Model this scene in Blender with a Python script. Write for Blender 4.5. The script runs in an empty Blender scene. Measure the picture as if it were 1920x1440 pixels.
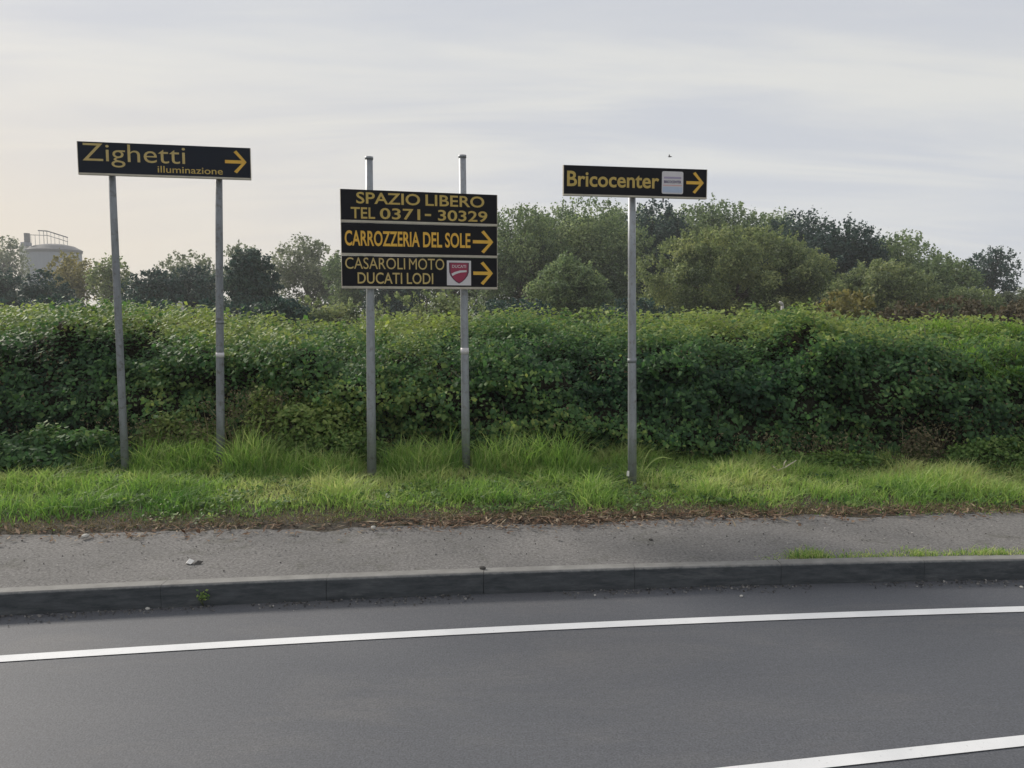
import bpy, math, random
import numpy as np
from mathutils import Vector, Matrix

R = math.radians
scene = bpy.context.scene
col = scene.collection
rng = np.random.default_rng(7)
random.seed(7)

# ------------------------------------------------------------------ camera
F_PX = 1507.0            # focal length in pixels of the 1920 wide photograph
PITCH = math.atan(139.0 / F_PX)
EYE = 1.6
cam_d = bpy.data.cameras.new('camera')
cam_d.sensor_width = 36.0
cam_d.lens = 36.0 * F_PX / 1920.0
cam_d.clip_end = 5000
cam = bpy.data.objects.new('camera', cam_d)
col.objects.link(cam)
cam.location = (0, 0, EYE)
cam.rotation_euler = (math.pi / 2 - PITCH, 0, 0)
scene.camera = cam

# ------------------------------------------------------------------ world, sun, exposure
SUN_AZ, SUN_EL = -48.0, 32.0
SUN_DIR = Vector((math.sin(R(SUN_AZ)) * math.cos(R(SUN_EL)), math.cos(R(SUN_AZ)) * math.cos(R(SUN_EL)), math.sin(R(SUN_EL))))
world = bpy.data.worlds.new('World')
scene.world = world
world.use_nodes = True
wn, wl = world.node_tree.nodes, world.node_tree.links
wn.clear()
w_out = wn.new('ShaderNodeOutputWorld')
w_bg = wn.new('ShaderNodeBackground'); w_bg.inputs['Strength'].default_value = 0.1
sky = wn.new('ShaderNodeTexSky'); sky.sky_type = 'NISHITA'; sky.sun_disc = False
sky.sun_elevation = R(SUN_EL); sky.sun_rotation = R(SUN_AZ % 360); sky.dust_density = 3.0
tc = wn.new('ShaderNodeTexCoord')
sep = wn.new('ShaderNodeSeparateXYZ'); wl.new(tc.outputs['Generated'], sep.inputs[0])


def wmath(op, a, b=None, c=None, clamp=False):
    n = wn.new('ShaderNodeMath'); n.operation = op; n.use_clamp = clamp
    for i, v in enumerate((a, b, c)):
        if v is None: continue
        if isinstance(v, (int, float)): n.inputs[i].default_value = v
        else: wl.new(v, n.inputs[i])
    return n.outputs[0]


def wmix(fac, a, b):
    n = wn.new('ShaderNodeMix'); n.data_type = 'RGBA'
    for s, v in ((n.inputs[0], fac), (n.inputs[6], a), (n.inputs[7], b)):
        if isinstance(v, tuple): s.default_value = (*v, 1)
        elif isinstance(v, (int, float)): s.default_value = v
        else: wl.new(v, s)
    return n.outputs[2]


def wsmooth(v, lo, hi):
    n = wn.new('ShaderNodeMapRange'); n.interpolation_type = 'SMOOTHSTEP'
    n.inputs[1].default_value = lo; n.inputs[2].default_value = hi
    wl.new(v, n.inputs[0]); return n.outputs[0]


# cloud layer: the sky direction projected on a high flat deck, streaks drawn out sideways
zz = wmath('ADD', wmath('MAXIMUM', sep.outputs['Z'], 0.0), 0.16)
cu = wmath('DIVIDE', sep.outputs['X'], zz)
cv = wmath('DIVIDE', sep.outputs['Y'], zz)
comb = wn.new('ShaderNodeCombineXYZ'); wl.new(cu, comb.inputs[0]); wl.new(cv, comb.inputs[1])
mp = wn.new('ShaderNodeMapping'); mp.inputs['Scale'].default_value = (0.55, 1.8, 1.0)
mp.inputs['Rotation'].default_value = (0, 0, R(-9)); mp.inputs['Location'].default_value = (1.7, 0.4, 0)
wl.new(comb.outputs[0], mp.inputs[0])
nz = wn.new('ShaderNodeTexNoise'); nz.inputs['Scale'].default_value = 1.1; nz.inputs['Detail'].default_value = 7
nz.inputs['Roughness'].default_value = 0.55; nz.inputs['Distortion'].default_value = 0.5
wl.new(mp.outputs[0], nz.inputs['Vector'])
streak = wsmooth(nz.outputs['Fac'], 0.38, 0.66)
dotn = wn.new('ShaderNodeVectorMath'); dotn.operation = 'DOT_PRODUCT'
wl.new(tc.outputs['Generated'], dotn.inputs[0]); dotn.inputs[1].default_value = (math.sin(R(-62)), math.cos(R(-62)), 0.0)
warm = wmath('MULTIPLY', wsmooth(dotn.outputs['Value'], 0.25, 1.0), wmath('SUBTRACT', 1.0, wsmooth(sep.outputs['Z'], 0.0, 0.34)))
greyblue = (5.35, 5.55, 5.98)
pale = (6.6, 6.6, 6.4)
cl = wmix(streak, greyblue, pale)
low = wmath('SUBTRACT', 1.0, wsmooth(sep.outputs['Z'], 0.02, 0.25))
cl = wmix(wmath('MULTIPLY', low, 0.35), cl, (6.0, 6.3, 6.9))
cl = wmix(wmath('MULTIPLY', warm, 1.1, clamp=True), cl, (7.0, 6.3, 5.35))
skymix = wmix(0.96, sky.outputs[0], cl)
wl.new(skymix, w_bg.inputs['Color']); wl.new(w_bg.outputs[0], w_out.inputs[0])

sun_d = bpy.data.lights.new('sun', 'SUN')
sun_d.energy = 2.9; sun_d.angle = R(10); sun_d.color = (1.0, 0.93, 0.82)
sun = bpy.data.objects.new('sun', sun_d); col.objects.link(sun)
sun.rotation_euler = (-SUN_DIR).to_track_quat('-Z', 'Y').to_euler()
sun.location = (0, 0, 30)

scene.view_settings.view_transform = 'Standard'
scene.view_settings.look = 'None'
scene.view_settings.gamma = 1
scene.view_settings.exposure = 0.2
scene.view_settings.use_curve_mapping = False
scene.render.engine = 'CYCLES'
try:
    scene.cycles.volume_bounces = 1
    scene.cycles.transparent_max_bounces = 8
except Exception:
    pass


# ------------------------------------------------------------------ helpers
def ray(px, py):
    a = (px - 960.0) / F_PX; b = -(py - 720.0) / F_PX
    c, s = math.cos(PITCH), math.sin(PITCH)
    return Vector((a, c + b * s, -s + b * c))


def at(px, py, Y):
    d = ray(px, py); t = Y / d.y
    return Vector((d.x * t, Y, EYE + d.z * t))


def on_z(px, py, z):
    d = ray(px, py); t = (z - EYE) / d.z
    return Vector((d.x * t, d.y * t, z))


def tag(o, label=None, cat=None, group=None, kind=None):
    if label: o['label'] = label
    if cat: o['category'] = cat
    if group: o['group'] = group
    if kind: o['kind'] = kind
    return o


def link(name, data, m=None, parent=None, loc=None, rot=None):
    o = bpy.data.objects.new(name, data); col.objects.link(o)
    if m is not None and data is not None: data.materials.append(m)
    if parent is not None: o.parent = parent
    if loc is not None: o.location = loc
    if rot is not None: o.rotation_euler = rot
    return o


def fast_mesh(name, V, Fc, attr=None, smooth=False):
    """V (n,3), Fc (m,k) with constant k; attr: dict of per vertex floats"""
    V = np.ascontiguousarray(V, dtype=np.float32); Fc = np.ascontiguousarray(Fc, dtype=np.int32)
    me = bpy.data.meshes.new(name)
    m, k = Fc.shape
    me.vertices.add(len(V)); me.vertices.foreach_set('co', V.ravel())
    me.loops.add(m * k); me.loops.foreach_set('vertex_index', Fc.ravel())
    me.polygons.add(m); me.polygons.foreach_set('loop_start', np.arange(m, dtype=np.int32) * k)
    me.polygons.foreach_set('loop_total', np.full(m, k, dtype=np.int32))
    if smooth: me.polygons.foreach_set('use_smooth', np.ones(m, dtype=bool))
    if attr:
        for n_, a in attr.items():
            at_ = me.attributes.new(n_, 'FLOAT', 'POINT')
            at_.data.foreach_set('value', np.ascontiguousarray(a, dtype=np.float32))
    me.update(calc_edges=True); me.validate()
    return me


class MB:
    def __init__(s): s.v = []; s.f = []; s.sm = []
    def add(s, vs, fs, smooth=False):
        b = len(s.v); s.v += [tuple(v) for v in vs]; s.f += [tuple(i + b for i in f) for f in fs]; s.sm += [smooth] * len(fs)
    def box(s, x0, x1, y0, y1, z0, z1):
        s.add([(x0, y0, z0), (x1, y0, z0), (x1, y1, z0), (x0, y1, z0), (x0, y0, z1), (x1, y0, z1), (x1, y1, z1), (x0, y1, z1)],
              [(0, 3, 2, 1), (4, 5, 6, 7), (0, 1, 5, 4), (1, 2, 6, 5), (2, 3, 7, 6), (3, 0, 4, 7)])
    def tube(s, pts, radii, n=10, cap=True):
        pts = [Vector(p) for p in pts]; vs = []; fs = []
        for i, p in enumerate(pts):
            d = (pts[min(i + 1, len(pts) - 1)] - pts[max(i - 1, 0)]).normalized()
            a = d.orthogonal().normalized() if i == 0 else (a - d * a.dot(d)).normalized()
            b = d.cross(a)
            for k in range(n):
                t = 2 * math.pi * k / n
                vs.append(p + (a * math.cos(t) + b * math.sin(t)) * radii[i])
        for i in range(len(pts) - 1):
            for k in range(n):
                fs.append((i * n + k, i * n + (k + 1) % n, (i + 1) * n + (k + 1) % n, (i + 1) * n + k))
        s.add(vs, fs, True)
        if cap:
            b = len(s.v) - len(vs)
            s.f.append(tuple(b + k for k in reversed(range(n)))); s.sm.append(False)
            s.f.append(tuple(b + (len(pts) - 1) * n + k for k in range(n))); s.sm.append(False)
    def lathe(s, prof, n=24, c=(0, 0, 0)):
        vs = [(c[0] + r * math.cos(2 * math.pi * k / n), c[1] + r * math.sin(2 * math.pi * k / n), c[2] + z) for r, z in prof for k in range(n)]
        fs = [(i * n + k, i * n + (k + 1) % n, (i + 1) * n + (k + 1) % n, (i + 1) * n + k) for i in range(len(prof) - 1) for k in range(n)]
        s.add(vs, fs, False)
    def prism(s, poly, y0, y1):
        """poly in (x,z), extruded from y0 (front) to y1"""
        n = len(poly)
        vs = [(x, y0, z) for x, z in poly] + [(x, y1, z) for x, z in poly]
        fs = [tuple(range(n)), tuple(reversed(range(n, 2 * n)))] + [(i, i + n, (i + 1) % n + n, (i + 1) % n) for i in range(n)]
        s.add(vs, fs)
    def build(s, name, m, parent=None, loc=None, rot=None, bevel=0):
        me = bpy.data.meshes.new(name); me.from_pydata(s.v, [], s.f)
        me.polygons.foreach_set('use_smooth', s.sm); me.update()
        o = link(name, me, m, parent, loc, rot)
        if bevel:
            md = o.modifiers.new('bevel', 'BEVEL'); md.width = bevel; md.segments = 2
        return o


# value noise
_perm = rng.random((64, 64, 64)).astype(np.float32)


def vnoise(P):
    P = np.asarray(P, dtype=np.float64); i = np.floor(P).astype(int); f = P - i; f = f * f * (3 - 2 * f)
    i0 = i % 64; i1 = (i + 1) % 64
    g = lambda a, b, c: _perm[a[:, 0], b[:, 1], c[:, 2]]
    x00 = g(i0, i0, i0) * (1 - f[:, 0]) + g(i1, i0, i0) * f[:, 0]
    x10 = g(i0, i1, i0) * (1 - f[:, 0]) + g(i1, i1, i0) * f[:, 0]
    x01 = g(i0, i0, i1) * (1 - f[:, 0]) + g(i1, i0, i1) * f[:, 0]
    x11 = g(i0, i1, i1) * (1 - f[:, 0]) + g(i1, i1, i1) * f[:, 0]
    y0 = x00 * (1 - f[:, 1]) + x10 * f[:, 1]; y1 = x01 * (1 - f[:, 1]) + x11 * f[:, 1]
    return y0 * (1 - f[:, 2]) + y1 * f[:, 2]


def fbm(P, o=4):
    P = np.asarray(P, dtype=np.float64); s = 0; a = 0.5; t = 0
    for k in range(o):
        s = s + a * vnoise(P * 2 ** k + 13.7 * k); t += a; a *= 0.5
    return s / t


def vstack3(*a): return np.stack(a, axis=1)


def unit(a): return a / (np.linalg.norm(a, axis=1, keepdims=True) + 1e-9)


def leaves(P, N, L, W, droop=0.5, fold=0.18, r=rng, wob=0.6):
    """folded two-triangle leaves at P with rough normals N"""
    n = len(P)
    N = unit(N + wob * r.normal(size=(n, 3)))
    d = r.normal(size=(n, 3)); d[:, 2] -= droop * 1.5
    d = unit(d - N * np.sum(d * N, axis=1, keepdims=True))
    s = np.cross(N, d)
    L = L[:, None]; W = W[:, None]
    b = P - d * L * 0.4; t = P + d * L * 0.6 - N * L * 0.12
    m = P + N * 0.02 * L
    l = m - s * W * 0.5 - N * L * fold; q = m + s * W * 0.5 - N * L * fold
    V = np.stack([b, q, t, l], axis=1).reshape(-1, 3)
    k = np.arange(n)[:, None] * 4
    Fc = np.concatenate([k + np.array([[0, 1, 2]]), k + np.array([[0, 2, 3]])], axis=0)
    return V, Fc


def blades(P, H, lean, W, r=rng, curl=0.5):
    """grass blades, three triangles each"""
    n = len(P)
    ang = r.random(n) * 2 * math.pi
    s = vstack3(np.cos(ang), np.sin(ang), np.zeros(n)) * W[:, None] * 0.5
    up = np.array([[0, 0, 1.0]])
    mid = P + up * H[:, None] * 0.55 + lean * 0.3
    tip = P + up * (H * (1 - curl * 0.12 * np.linalg.norm(lean, axis=1) / (H + 1e-6)))[:, None] + lean
    V = np.stack([P - s, P + s, mid - s * 0.8, mid + s * 0.8, tip], axis=1).reshape(-1, 3)
    k = np.arange(n)[:, None] * 5
    Fc = np.concatenate([k + np.array([[0, 1, 3]]), k + np.array([[0, 3, 2]]), k + np.array([[2, 3, 4]])], axis=0)
    return V, Fc


# ------------------------------------------------------------------ materials
def mat(name):
    m = bpy.data.materials.new(name); m.use_nodes = True
    return m, m.node_tree.nodes, m.node_tree.links, m.node_tree.nodes['Principled BSDF']


def nmix(n, l, fac, a, b, blend='MIX'):
    x = n.new('ShaderNodeMix'); x.data_type = 'RGBA'; x.blend_type = blend
    for s, v in ((x.inputs[0], fac), (x.inputs[6], a), (x.inputs[7], b)):
        if isinstance(v, tuple): s.default_value = (*v, 1)
        elif isinstance(v, (int, float)): s.default_value = v
        else: l.new(v, s)
    return x.outputs[2]


def nnoise(n, l, scale, detail=4, rough=0.55, vec=None, stretch=None, dist=0):
    t = n.new('ShaderNodeTexNoise'); t.inputs['Scale'].default_value = scale
    t.inputs['Detail'].default_value = detail; t.inputs['Roughness'].default_value = rough; t.inputs['Distortion'].default_value = dist
    g = n.new('ShaderNodeNewGeometry')
    src = g.outputs['Position']
    if vec: src = n.new('ShaderNodeTexCoord').outputs['Object']
    if stretch:
        m = n.new('ShaderNodeMapping'); m.inputs['Scale'].default_value = stretch; l.new(src, m.inputs[0]); src = m.outputs[0]
    l.new(src, t.inputs['Vector'])
    return t.outputs['Fac']


def nrange(n, l, v, lo, hi, a=0.0, b=1.0):
    m = n.new('ShaderNodeMapRange'); m.inputs[1].default_value = lo; m.inputs[2].default_value = hi
    m.inputs[3].default_value = a; m.inputs[4].default_value = b; l.new(v, m.inputs[0]); return m.outputs[0]


def nbump(n, l, b, h, strength, dist=0.01):
    x = n.new('ShaderNodeBump'); x.inputs['Strength'].default_value = strength; x.inputs['Distance'].default_value = dist
    l.new(h, x.inputs['Height']); l.new(x.outputs[0], b.inputs['Normal'])


def m_surface(name, c1, c2, big=1.2, c3=None, c3lo=0.55, fine=140, finec=0.35, rough=0.85, bump=0.5, bdist=0.004, stretch=None, spec=0.5):
    m, n, l, b = mat(name)
    f = nnoise(n, l, big, 5, 0.6, stretch=stretch)
    c = nmix(n, l, nrange(n, l, f, 0.3, 0.7), c1, c2)
    if c3:
        g = nnoise(n, l, big * 2.7, 6, 0.65, stretch=stretch, dist=0.3)
        c = nmix(n, l, nrange(n, l, g, c3lo, c3lo + 0.12), c, c3)
    s = nnoise(n, l, fine, 3, 0.7)
    sc = nrange(n, l, s, 0.3, 0.7, 1 - finec, 1 + finec)
    v = n.new('ShaderNodeVectorMath'); v.operation = 'SCALE'; l.new(c, v.inputs[0]); l.new(sc, v.inputs['Scale'])
    l.new(v.outputs[0], b.inputs['Base Color'])
    b.inputs['Roughness'].default_value = rough
    b.inputs['Specular IOR Level'].default_value = spec
    if bump: nbump(n, l, b, s, bump, bdist)
    return m


def m_leaf(name, dark, mid, light, transl=0.35, rough=0.55, spec=0.35):
    """colour picked per leaf by the attribute tint (0 dark .. 1 light)"""
    m, n, l, b = mat(name)
    a = n.new('ShaderNodeAttribute'); a.attribute_name = 'tint'
    r = n.new('ShaderNodeValToRGB'); e = r.color_ramp.elements
    e[0].color = (*dark, 1); e[1].color = (*light, 1); x = e.new(0.5); x.color = (*mid, 1)
    l.new(a.outputs['Fac'], r.inputs[0])
    l.new(r.outputs[0], b.inputs['Base Color']); b.inputs['Roughness'].default_value = rough
    b.inputs['Specular IOR Level'].default_value = spec
    t = n.new('ShaderNodeBsdfTranslucent')
    h = n.new('ShaderNodeHueSaturation'); h.inputs['Saturation'].default_value = 1.15; h.inputs['Value'].default_value = 1.3
    l.new(r.outputs[0], h.inputs['Color']); l.new(h.outputs[0], t.inputs['Color'])
    x = n.new('ShaderNodeMixShader'); x.inputs[0].default_value = transl
    l.new(b.outputs[0], x.inputs[1]); l.new(t.outputs[0], x.inputs[2])
    l.new(x.outputs[0], n['Material Output'].inputs['Surface'])
    return m


def m_plain(name, c, rough=0.6, metal=0.0, var=0.15, scale=6, spec=0.5, stretch=None, dirt=None):
    m, n, l, b = mat(name)
    f = nnoise(n, l, scale, 5, 0.6, stretch=stretch)
    lo = tuple(x * (1 - var) for x in c); hi = tuple(min(1, x * (1 + var)) for x in c)
    cc = nmix(n, l, nrange(n, l, f, 0.3, 0.7), lo, hi)
    if dirt:
        g = nnoise(n, l, scale * 3, 6, 0.7)
        cc = nmix(n, l, nrange(n, l, g, 0.52, 0.72), cc, dirt)
    l.new(cc, b.inputs['Base Color'])
    b.inputs['Roughness'].default_value = rough; b.inputs['Metallic'].default_value = metal
    b.inputs['Specular IOR Level'].default_value = spec
    return m


M = {}
def m_asphalt():
    m, n, l, b = mat('road asphalt')
    f = nnoise(n, l, 0.7, 5, 0.6, stretch=(0.5, 1.3, 1))
    c = nmix(n, l, nrange(n, l, f, 0.3, 0.7), (0.074, 0.079, 0.093), (0.1, 0.103, 0.115))
    g = nnoise(n, l, 2.2, 7, 0.7, stretch=(0.35, 1, 1), dist=0.4)          # wear drawn out along the road
    c = nmix(n, l, nrange(n, l, g, 0.5, 0.75, 0, 0.8), c, (0.122, 0.12, 0.124))
    k = nnoise(n, l, 5, 6, 0.75)                                           # oily drips
    c = nmix(n, l, nrange(n, l, k, 0.66, 0.74, 0, 0.5), c, (0.05, 0.052, 0.06))
    s1 = nnoise(n, l, 120, 2, 0.6); s2 = nnoise(n, l, 38, 3, 0.6)
    sc = nrange(n, l, s1, 0.3, 0.7, 0.72, 1.28); sc2 = nrange(n, l, s2, 0.3, 0.7, 0.9, 1.1)
    for q in (sc, sc2):
        v = n.new('ShaderNodeVectorMath'); v.operation = 'SCALE'; l.new(c, v.inputs[0]); l.new(q, v.inputs['Scale']); c = v.outputs[0]
    l.new(c, b.inputs['Base Color']); b.inputs['Roughness'].default_value = 0.72
    nbump(n, l, b, s1, 0.45, 0.003)
    return m


M['asphalt'] = m_asphalt()
M['path'] = m_surface('worn path asphalt', (0.14, 0.136, 0.134), (0.187, 0.18, 0.176), 1.6, (0.12, 0.117, 0.108), 0.56, fine=60, finec=0.45, rough=0.92, bump=0.9, bdist=0.006, spec=0.3)
M['soil'] = m_surface('verge soil', (0.055, 0.047, 0.038), (0.095, 0.082, 0.068), 5, (0.06, 0.06, 0.035), 0.5, fine=50, finec=0.5, rough=0.95, bump=1.0, bdist=0.02, spec=0.2)
M['field'] = m_surface('field soil', (0.06, 0.08, 0.03), (0.1, 0.1, 0.05), 0.2, fine=8, finec=0.4, rough=0.95, bump=0, spec=0.2)
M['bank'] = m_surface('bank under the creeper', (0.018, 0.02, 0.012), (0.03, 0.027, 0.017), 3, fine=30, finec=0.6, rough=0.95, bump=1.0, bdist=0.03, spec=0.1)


def m_kerb():
    m, n, l, b = mat('kerb concrete')
    g = n.new('ShaderNodeNewGeometry'); sp = n.new('ShaderNodeSeparateXYZ'); l.new(g.outputs['Position'], sp.inputs[0])
    f = nnoise(n, l, 9, 6, 0.65)
    top = nmix(n, l, nrange(n, l, f, 0.3, 0.7), (0.17, 0.165, 0.158), (0.26, 0.255, 0.245))
    # darker blue grey tone on the face below the arris
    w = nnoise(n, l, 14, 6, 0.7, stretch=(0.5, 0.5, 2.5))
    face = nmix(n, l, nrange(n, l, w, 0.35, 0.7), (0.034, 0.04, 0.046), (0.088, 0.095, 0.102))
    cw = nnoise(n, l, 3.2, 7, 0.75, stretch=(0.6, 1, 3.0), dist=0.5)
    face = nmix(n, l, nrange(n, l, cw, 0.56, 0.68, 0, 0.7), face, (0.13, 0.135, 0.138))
    h = nnoise(n, l, 26, 5, 0.7)
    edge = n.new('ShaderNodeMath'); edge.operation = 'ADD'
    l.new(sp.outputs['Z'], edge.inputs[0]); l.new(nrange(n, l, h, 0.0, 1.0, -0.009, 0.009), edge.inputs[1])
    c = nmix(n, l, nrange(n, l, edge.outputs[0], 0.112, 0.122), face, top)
    l.new(c, b.inputs['Base Color']); b.inputs['Roughness'].default_value = 0.88
    nbump(n, l, b, h, 0.6, 0.004)
    return m


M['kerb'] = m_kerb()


def m_paint():
    m, n, l, b = mat('road marking paint')
    f = nnoise(n, l, 60, 6, 0.75)
    g = nnoise(n, l, 3, 4, 0.6)
    c = nmix(n, l, nrange(n, l, g, 0.3, 0.7), (0.62, 0.63, 0.65), (0.74, 0.745, 0.76))
    c = nmix(n, l, nrange(n, l, f, 0.62, 0.72), c, (0.32, 0.32, 0.33))
    l.new(c, b.inputs['Base Color']); b.inputs['Roughness'].default_value = 0.7
    nbump(n, l, b, f, 0.4, 0.002)
    return m


M['paint'] = m_paint()
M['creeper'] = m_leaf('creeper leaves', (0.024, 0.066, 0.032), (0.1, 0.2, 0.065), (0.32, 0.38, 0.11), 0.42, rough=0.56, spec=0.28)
M['weeds'] = m_leaf('weed leaves', (0.045, 0.1, 0.03), (0.14, 0.24, 0.06), (0.34, 0.4, 0.13), 0.42)
M['grass'] = m_leaf('grass blades', (0.09, 0.19, 0.05), (0.27, 0.41, 0.11), (0.54, 0.56, 0.26), 0.45, rough=0.6)
M['dry'] = m_leaf('dry stalks', (0.1, 0.085, 0.05), (0.2, 0.17, 0.09), (0.32, 0.28, 0.17), 0.25, rough=0.8)
M['litter'] = m_leaf('fallen leaves and straw', (0.09, 0.05, 0.032), (0.2, 0.13, 0.085), (0.38, 0.31, 0.22), 0.1, rough=0.85, spec=0.2)
M['gravelbits'] = m_leaf('grit', (0.05, 0.048, 0.046), (0.14, 0.135, 0.13), (0.4, 0.38, 0.36), 0.0, rough=0.9)
M['bark'] = m_plain('bark', (0.1, 0.08, 0.06), 0.9, var=0.4, scale=3)
M['stalk'] = m_plain('weed stems', (0.09, 0.11, 0.04), 0.8, var=0.3, scale=20)
M['steel'] = m_plain('galvanised steel', (0.3, 0.32, 0.345), 0.5, 0.45, var=0.16, scale=8, stretch=(3, 3, 0.6), dirt=(0.2, 0.19, 0.18))
M['steel_old'] = m_plain('weathered galvanised steel', (0.23, 0.245, 0.265), 0.6, 0.35, var=0.2, scale=8, stretch=(3, 3, 0.6), dirt=(0.11, 0.1, 0.09))
M['panel'] = m_plain('dark sign film', (0.006, 0.006, 0.009), 0.5, var=0.2, scale=3, spec=0.18)
M['panel_blue'] = m_plain('dark blue grey sign film', (0.008, 0.012, 0.022), 0.5, var=0.15, scale=3, spec=0.2)
M['rim'] = m_plain('aluminium edge rail', (0.46, 0.42, 0.35), 0.5, 0.3, var=0.15, scale=12)
M['gold'] = m_plain('faded gold lettering', (0.5, 0.36, 0.09), 0.55, var=0.12, scale=14)
M['gold_pale'] = m_plain('pale gold lettering', (0.5, 0.38, 0.14), 0.55, var=0.12, scale=14)
M['amber'] = m_plain('amber arrow film', (0.72, 0.42, 0.05), 0.5, var=0.08, scale=14)
M['white_film'] = m_plain('white film', (0.6, 0.58, 0.6), 0.5, var=0.05, scale=10)
M['red_film'] = m_plain('crimson film', (0.3, 0.025, 0.07), 0.5, var=0.08, scale=10)
M['maroon_film'] = m_plain('dark maroon film', (0.1, 0.02, 0.05), 0.5, var=0.08, scale=10)
M['navy_film'] = m_plain('dark violet film', (0.1, 0.08, 0.17), 0.5, var=0.08, scale=10)
M['lilac_film'] = m_plain('lilac film', (0.36, 0.32, 0.45), 0.5, var=0.08, scale=10)
M['blue_film'] = m_plain('pale blue film', (0.42, 0.5, 0.64), 0.5, var=0.05, scale=10)
M['salmon_film'] = m_plain('salmon film', (0.62, 0.36, 0.36), 0.5, var=0.05, scale=10)
M['tank'] = m_plain('grey silo wall', (0.22, 0.235, 0.28), 0.8, var=0.1, scale=0.4, stretch=(1, 1, 0.2))
M['tank_dark'] = m_plain('dark silo roof', (0.11, 0.11, 0.12), 0.8, var=0.12, scale=0.6)
M['tank_pale'] = m_plain('pale silo ladder cage', (0.5, 0.5, 0.46), 0.7, var=0.08, scale=0.6)
M['concrete'] = m_plain('pale concrete', (0.42, 0.41, 0.38), 0.85, var=0.15, scale=6)
M['stone'] = m_plain('stone', (0.3, 0.28, 0.25), 0.85, var=0.3, scale=30)
M['stone_dark'] = m_plain('dark stone', (0.07, 0.065, 0.06), 0.85, var=0.3, scale=30)
M['paper'] = m_plain('white paper', (0.78, 0.76, 0.73), 0.7, var=0.06, scale=30)
M['wood_pale'] = m_plain('bleached wood', (0.5, 0.45, 0.36), 0.8, var=0.2, scale=30)
M['feather'] = m_plain('dark feathers', (0.05, 0.05, 0.05), 0.7, var=0.2, scale=30)

# ------------------------------------------------------------------ road edge curves
PX7 = [0, 320, 640, 960, 1280, 1600, 1920]


def edge_fit(pys, z, deg=2):
    pts = [on_z(x, y, z) for x, y in zip(PX7, pys)]
    X = np.array([p.x for p in pts]); Y = np.array([p.y for p in pts])
    c = np.polyfit(X, Y, deg)
    lo, hi = X.min() - 0.6, X.max() + 0.6
    dc = np.polyder(c)
    def fn(x):
        x = np.asarray(x, dtype=float); xc = np.clip(x, lo, hi)
        return np.polyval(c, xc) + np.polyval(dc, xc) * (x - xc)
    return fn


KH = 0.125
kerbY = edge_fit([1155, 1140, 1125, 1112, 1101.5, 1093, 1087], 0.0)
lineY = edge_fit([1238, 1215, 1195, 1181, 1167, 1154, 1142], 0.0)
pathY = edge_fit([1007, 1001, 993, 985, 977, 968, 962], KH)      # where the path meets the soil strip
grassY = edge_fit([988, 985, 982, 965, 956, 955, 958], KH + 0.01, 2)


def gz(x, y):
    """height of the verge"""
    x = np.asarray(x, float); y = np.asarray(y, float)
    d = y - pathY(x)
    return KH + 0.004 + 0.09 * np.clip(d / 1.8, 0, 1) ** 1.3 + 0.05 * np.clip((d - 1.8) / 3, 0, 1)


XS = np.concatenate([np.linspace(-60, -8, 14)[:-1], np.arange(-8, 9, 0.2), np.linspace(9, 60, 14)])


def strip(name, m, fy0, fy1, z0, z1=None, rows=1, kind='structure', wob=0, zf=None):
    V = []; n = len(XS)
    for r_ in range(rows + 1):
        t = r_ / rows
        y = fy0(XS) * (1 - t) + fy1(XS) * t
        if zf is not None: z = zf(XS, y, t)
        else: z = np.full(n, z0 + ((z1 if z1 is not None else z0) - z0) * t)
        V.append(vstack3(XS, y, z))
    V = np.concatenate(V)
    Fc = np.array([(r_ * n + i, r_ * n + i + 1, (r_ + 1) * n + i + 1, (r_ + 1) * n + i) for r_ in range(rows) for i in range(n - 1)])
    o = link(name, fast_mesh(name, V, Fc, smooth=True), m)
    if kind: o['kind'] = kind
    return o


# ground reaching the horizon, then road, path, verge as sheets above it
g = MB(); S = 700
g.add([(-S, -S, -0.03), (S, -S, -0.03), (S, S, -0.03), (-S, S, -0.03)], [(0, 1, 2, 3)])
tag(g.build('ground', M['field']), kind='structure')
tag(strip('road', M['asphalt'], lambda x: kerbY(x) - 9.0, lambda x: kerbY(x) + 0.02, 0.0, rows=12), 'grey asphalt road in front of the low kerb', 'road')
mk = tag(strip('edge_line', M['paint'], lambda x: lineY(x) - 0.038, lambda x: lineY(x) + 0.038, 0.004), 'thin white line running parallel to the kerb', 'road marking')
# second line towards the viewer
P1, P2 = on_z(1920, 1390, 0), on_z(1460, 1440, 0)
sl = (P1.y - P2.y) / (P1.x - P2.x)
tag(strip('lane_line', M['paint'], lambda x: P1.y + sl * (x - P1.x) - 0.034, lambda x: P1.y + sl * (x - P1.x) + 0.034, 0.004), 'white line crossing the near right corner of the road', 'road marking')
KW = 0.085
tag(strip('path', M['path'], lambda x: kerbY(x) + KW - 0.002, lambda x: pathY(x) + 0.35, KH - 0.006, rows=3), 'worn grey asphalt footpath behind the kerb', 'path')
rr = np.random.default_rng(3)


def verge_front(x):
    x = np.asarray(x, float)
    q = vstack3(x * 2.3, np.zeros_like(x), np.zeros_like(x)); q2 = vstack3(x * 9, np.ones_like(x), np.zeros_like(x))
    return pathY(x) + (fbm(q, 3) - 0.5) * 0.22 + (fbm(q2, 3) - 0.5) * 0.12


def verge_z(X, y, t):
    z = gz(X, y)
    z = z + (fbm(vstack3(X * 3, y * 3, 0 * X), 3) - 0.5) * 0.03 * min(1, t * 12)
    return z if t > 0 else np.full_like(z, KH - 0.012)


XS_ = XS; XS = np.concatenate([np.linspace(-60, -9, 14)[:-1], np.arange(-9, 10, 0.06), np.linspace(10, 60, 14)])
tag(strip('verge', M['soil'], verge_front, lambda x: pathY(x) + 9, 0, rows=60, zf=verge_z), 'brown soil strip and verge behind the footpath', 'verge')
XS = XS_

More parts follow.
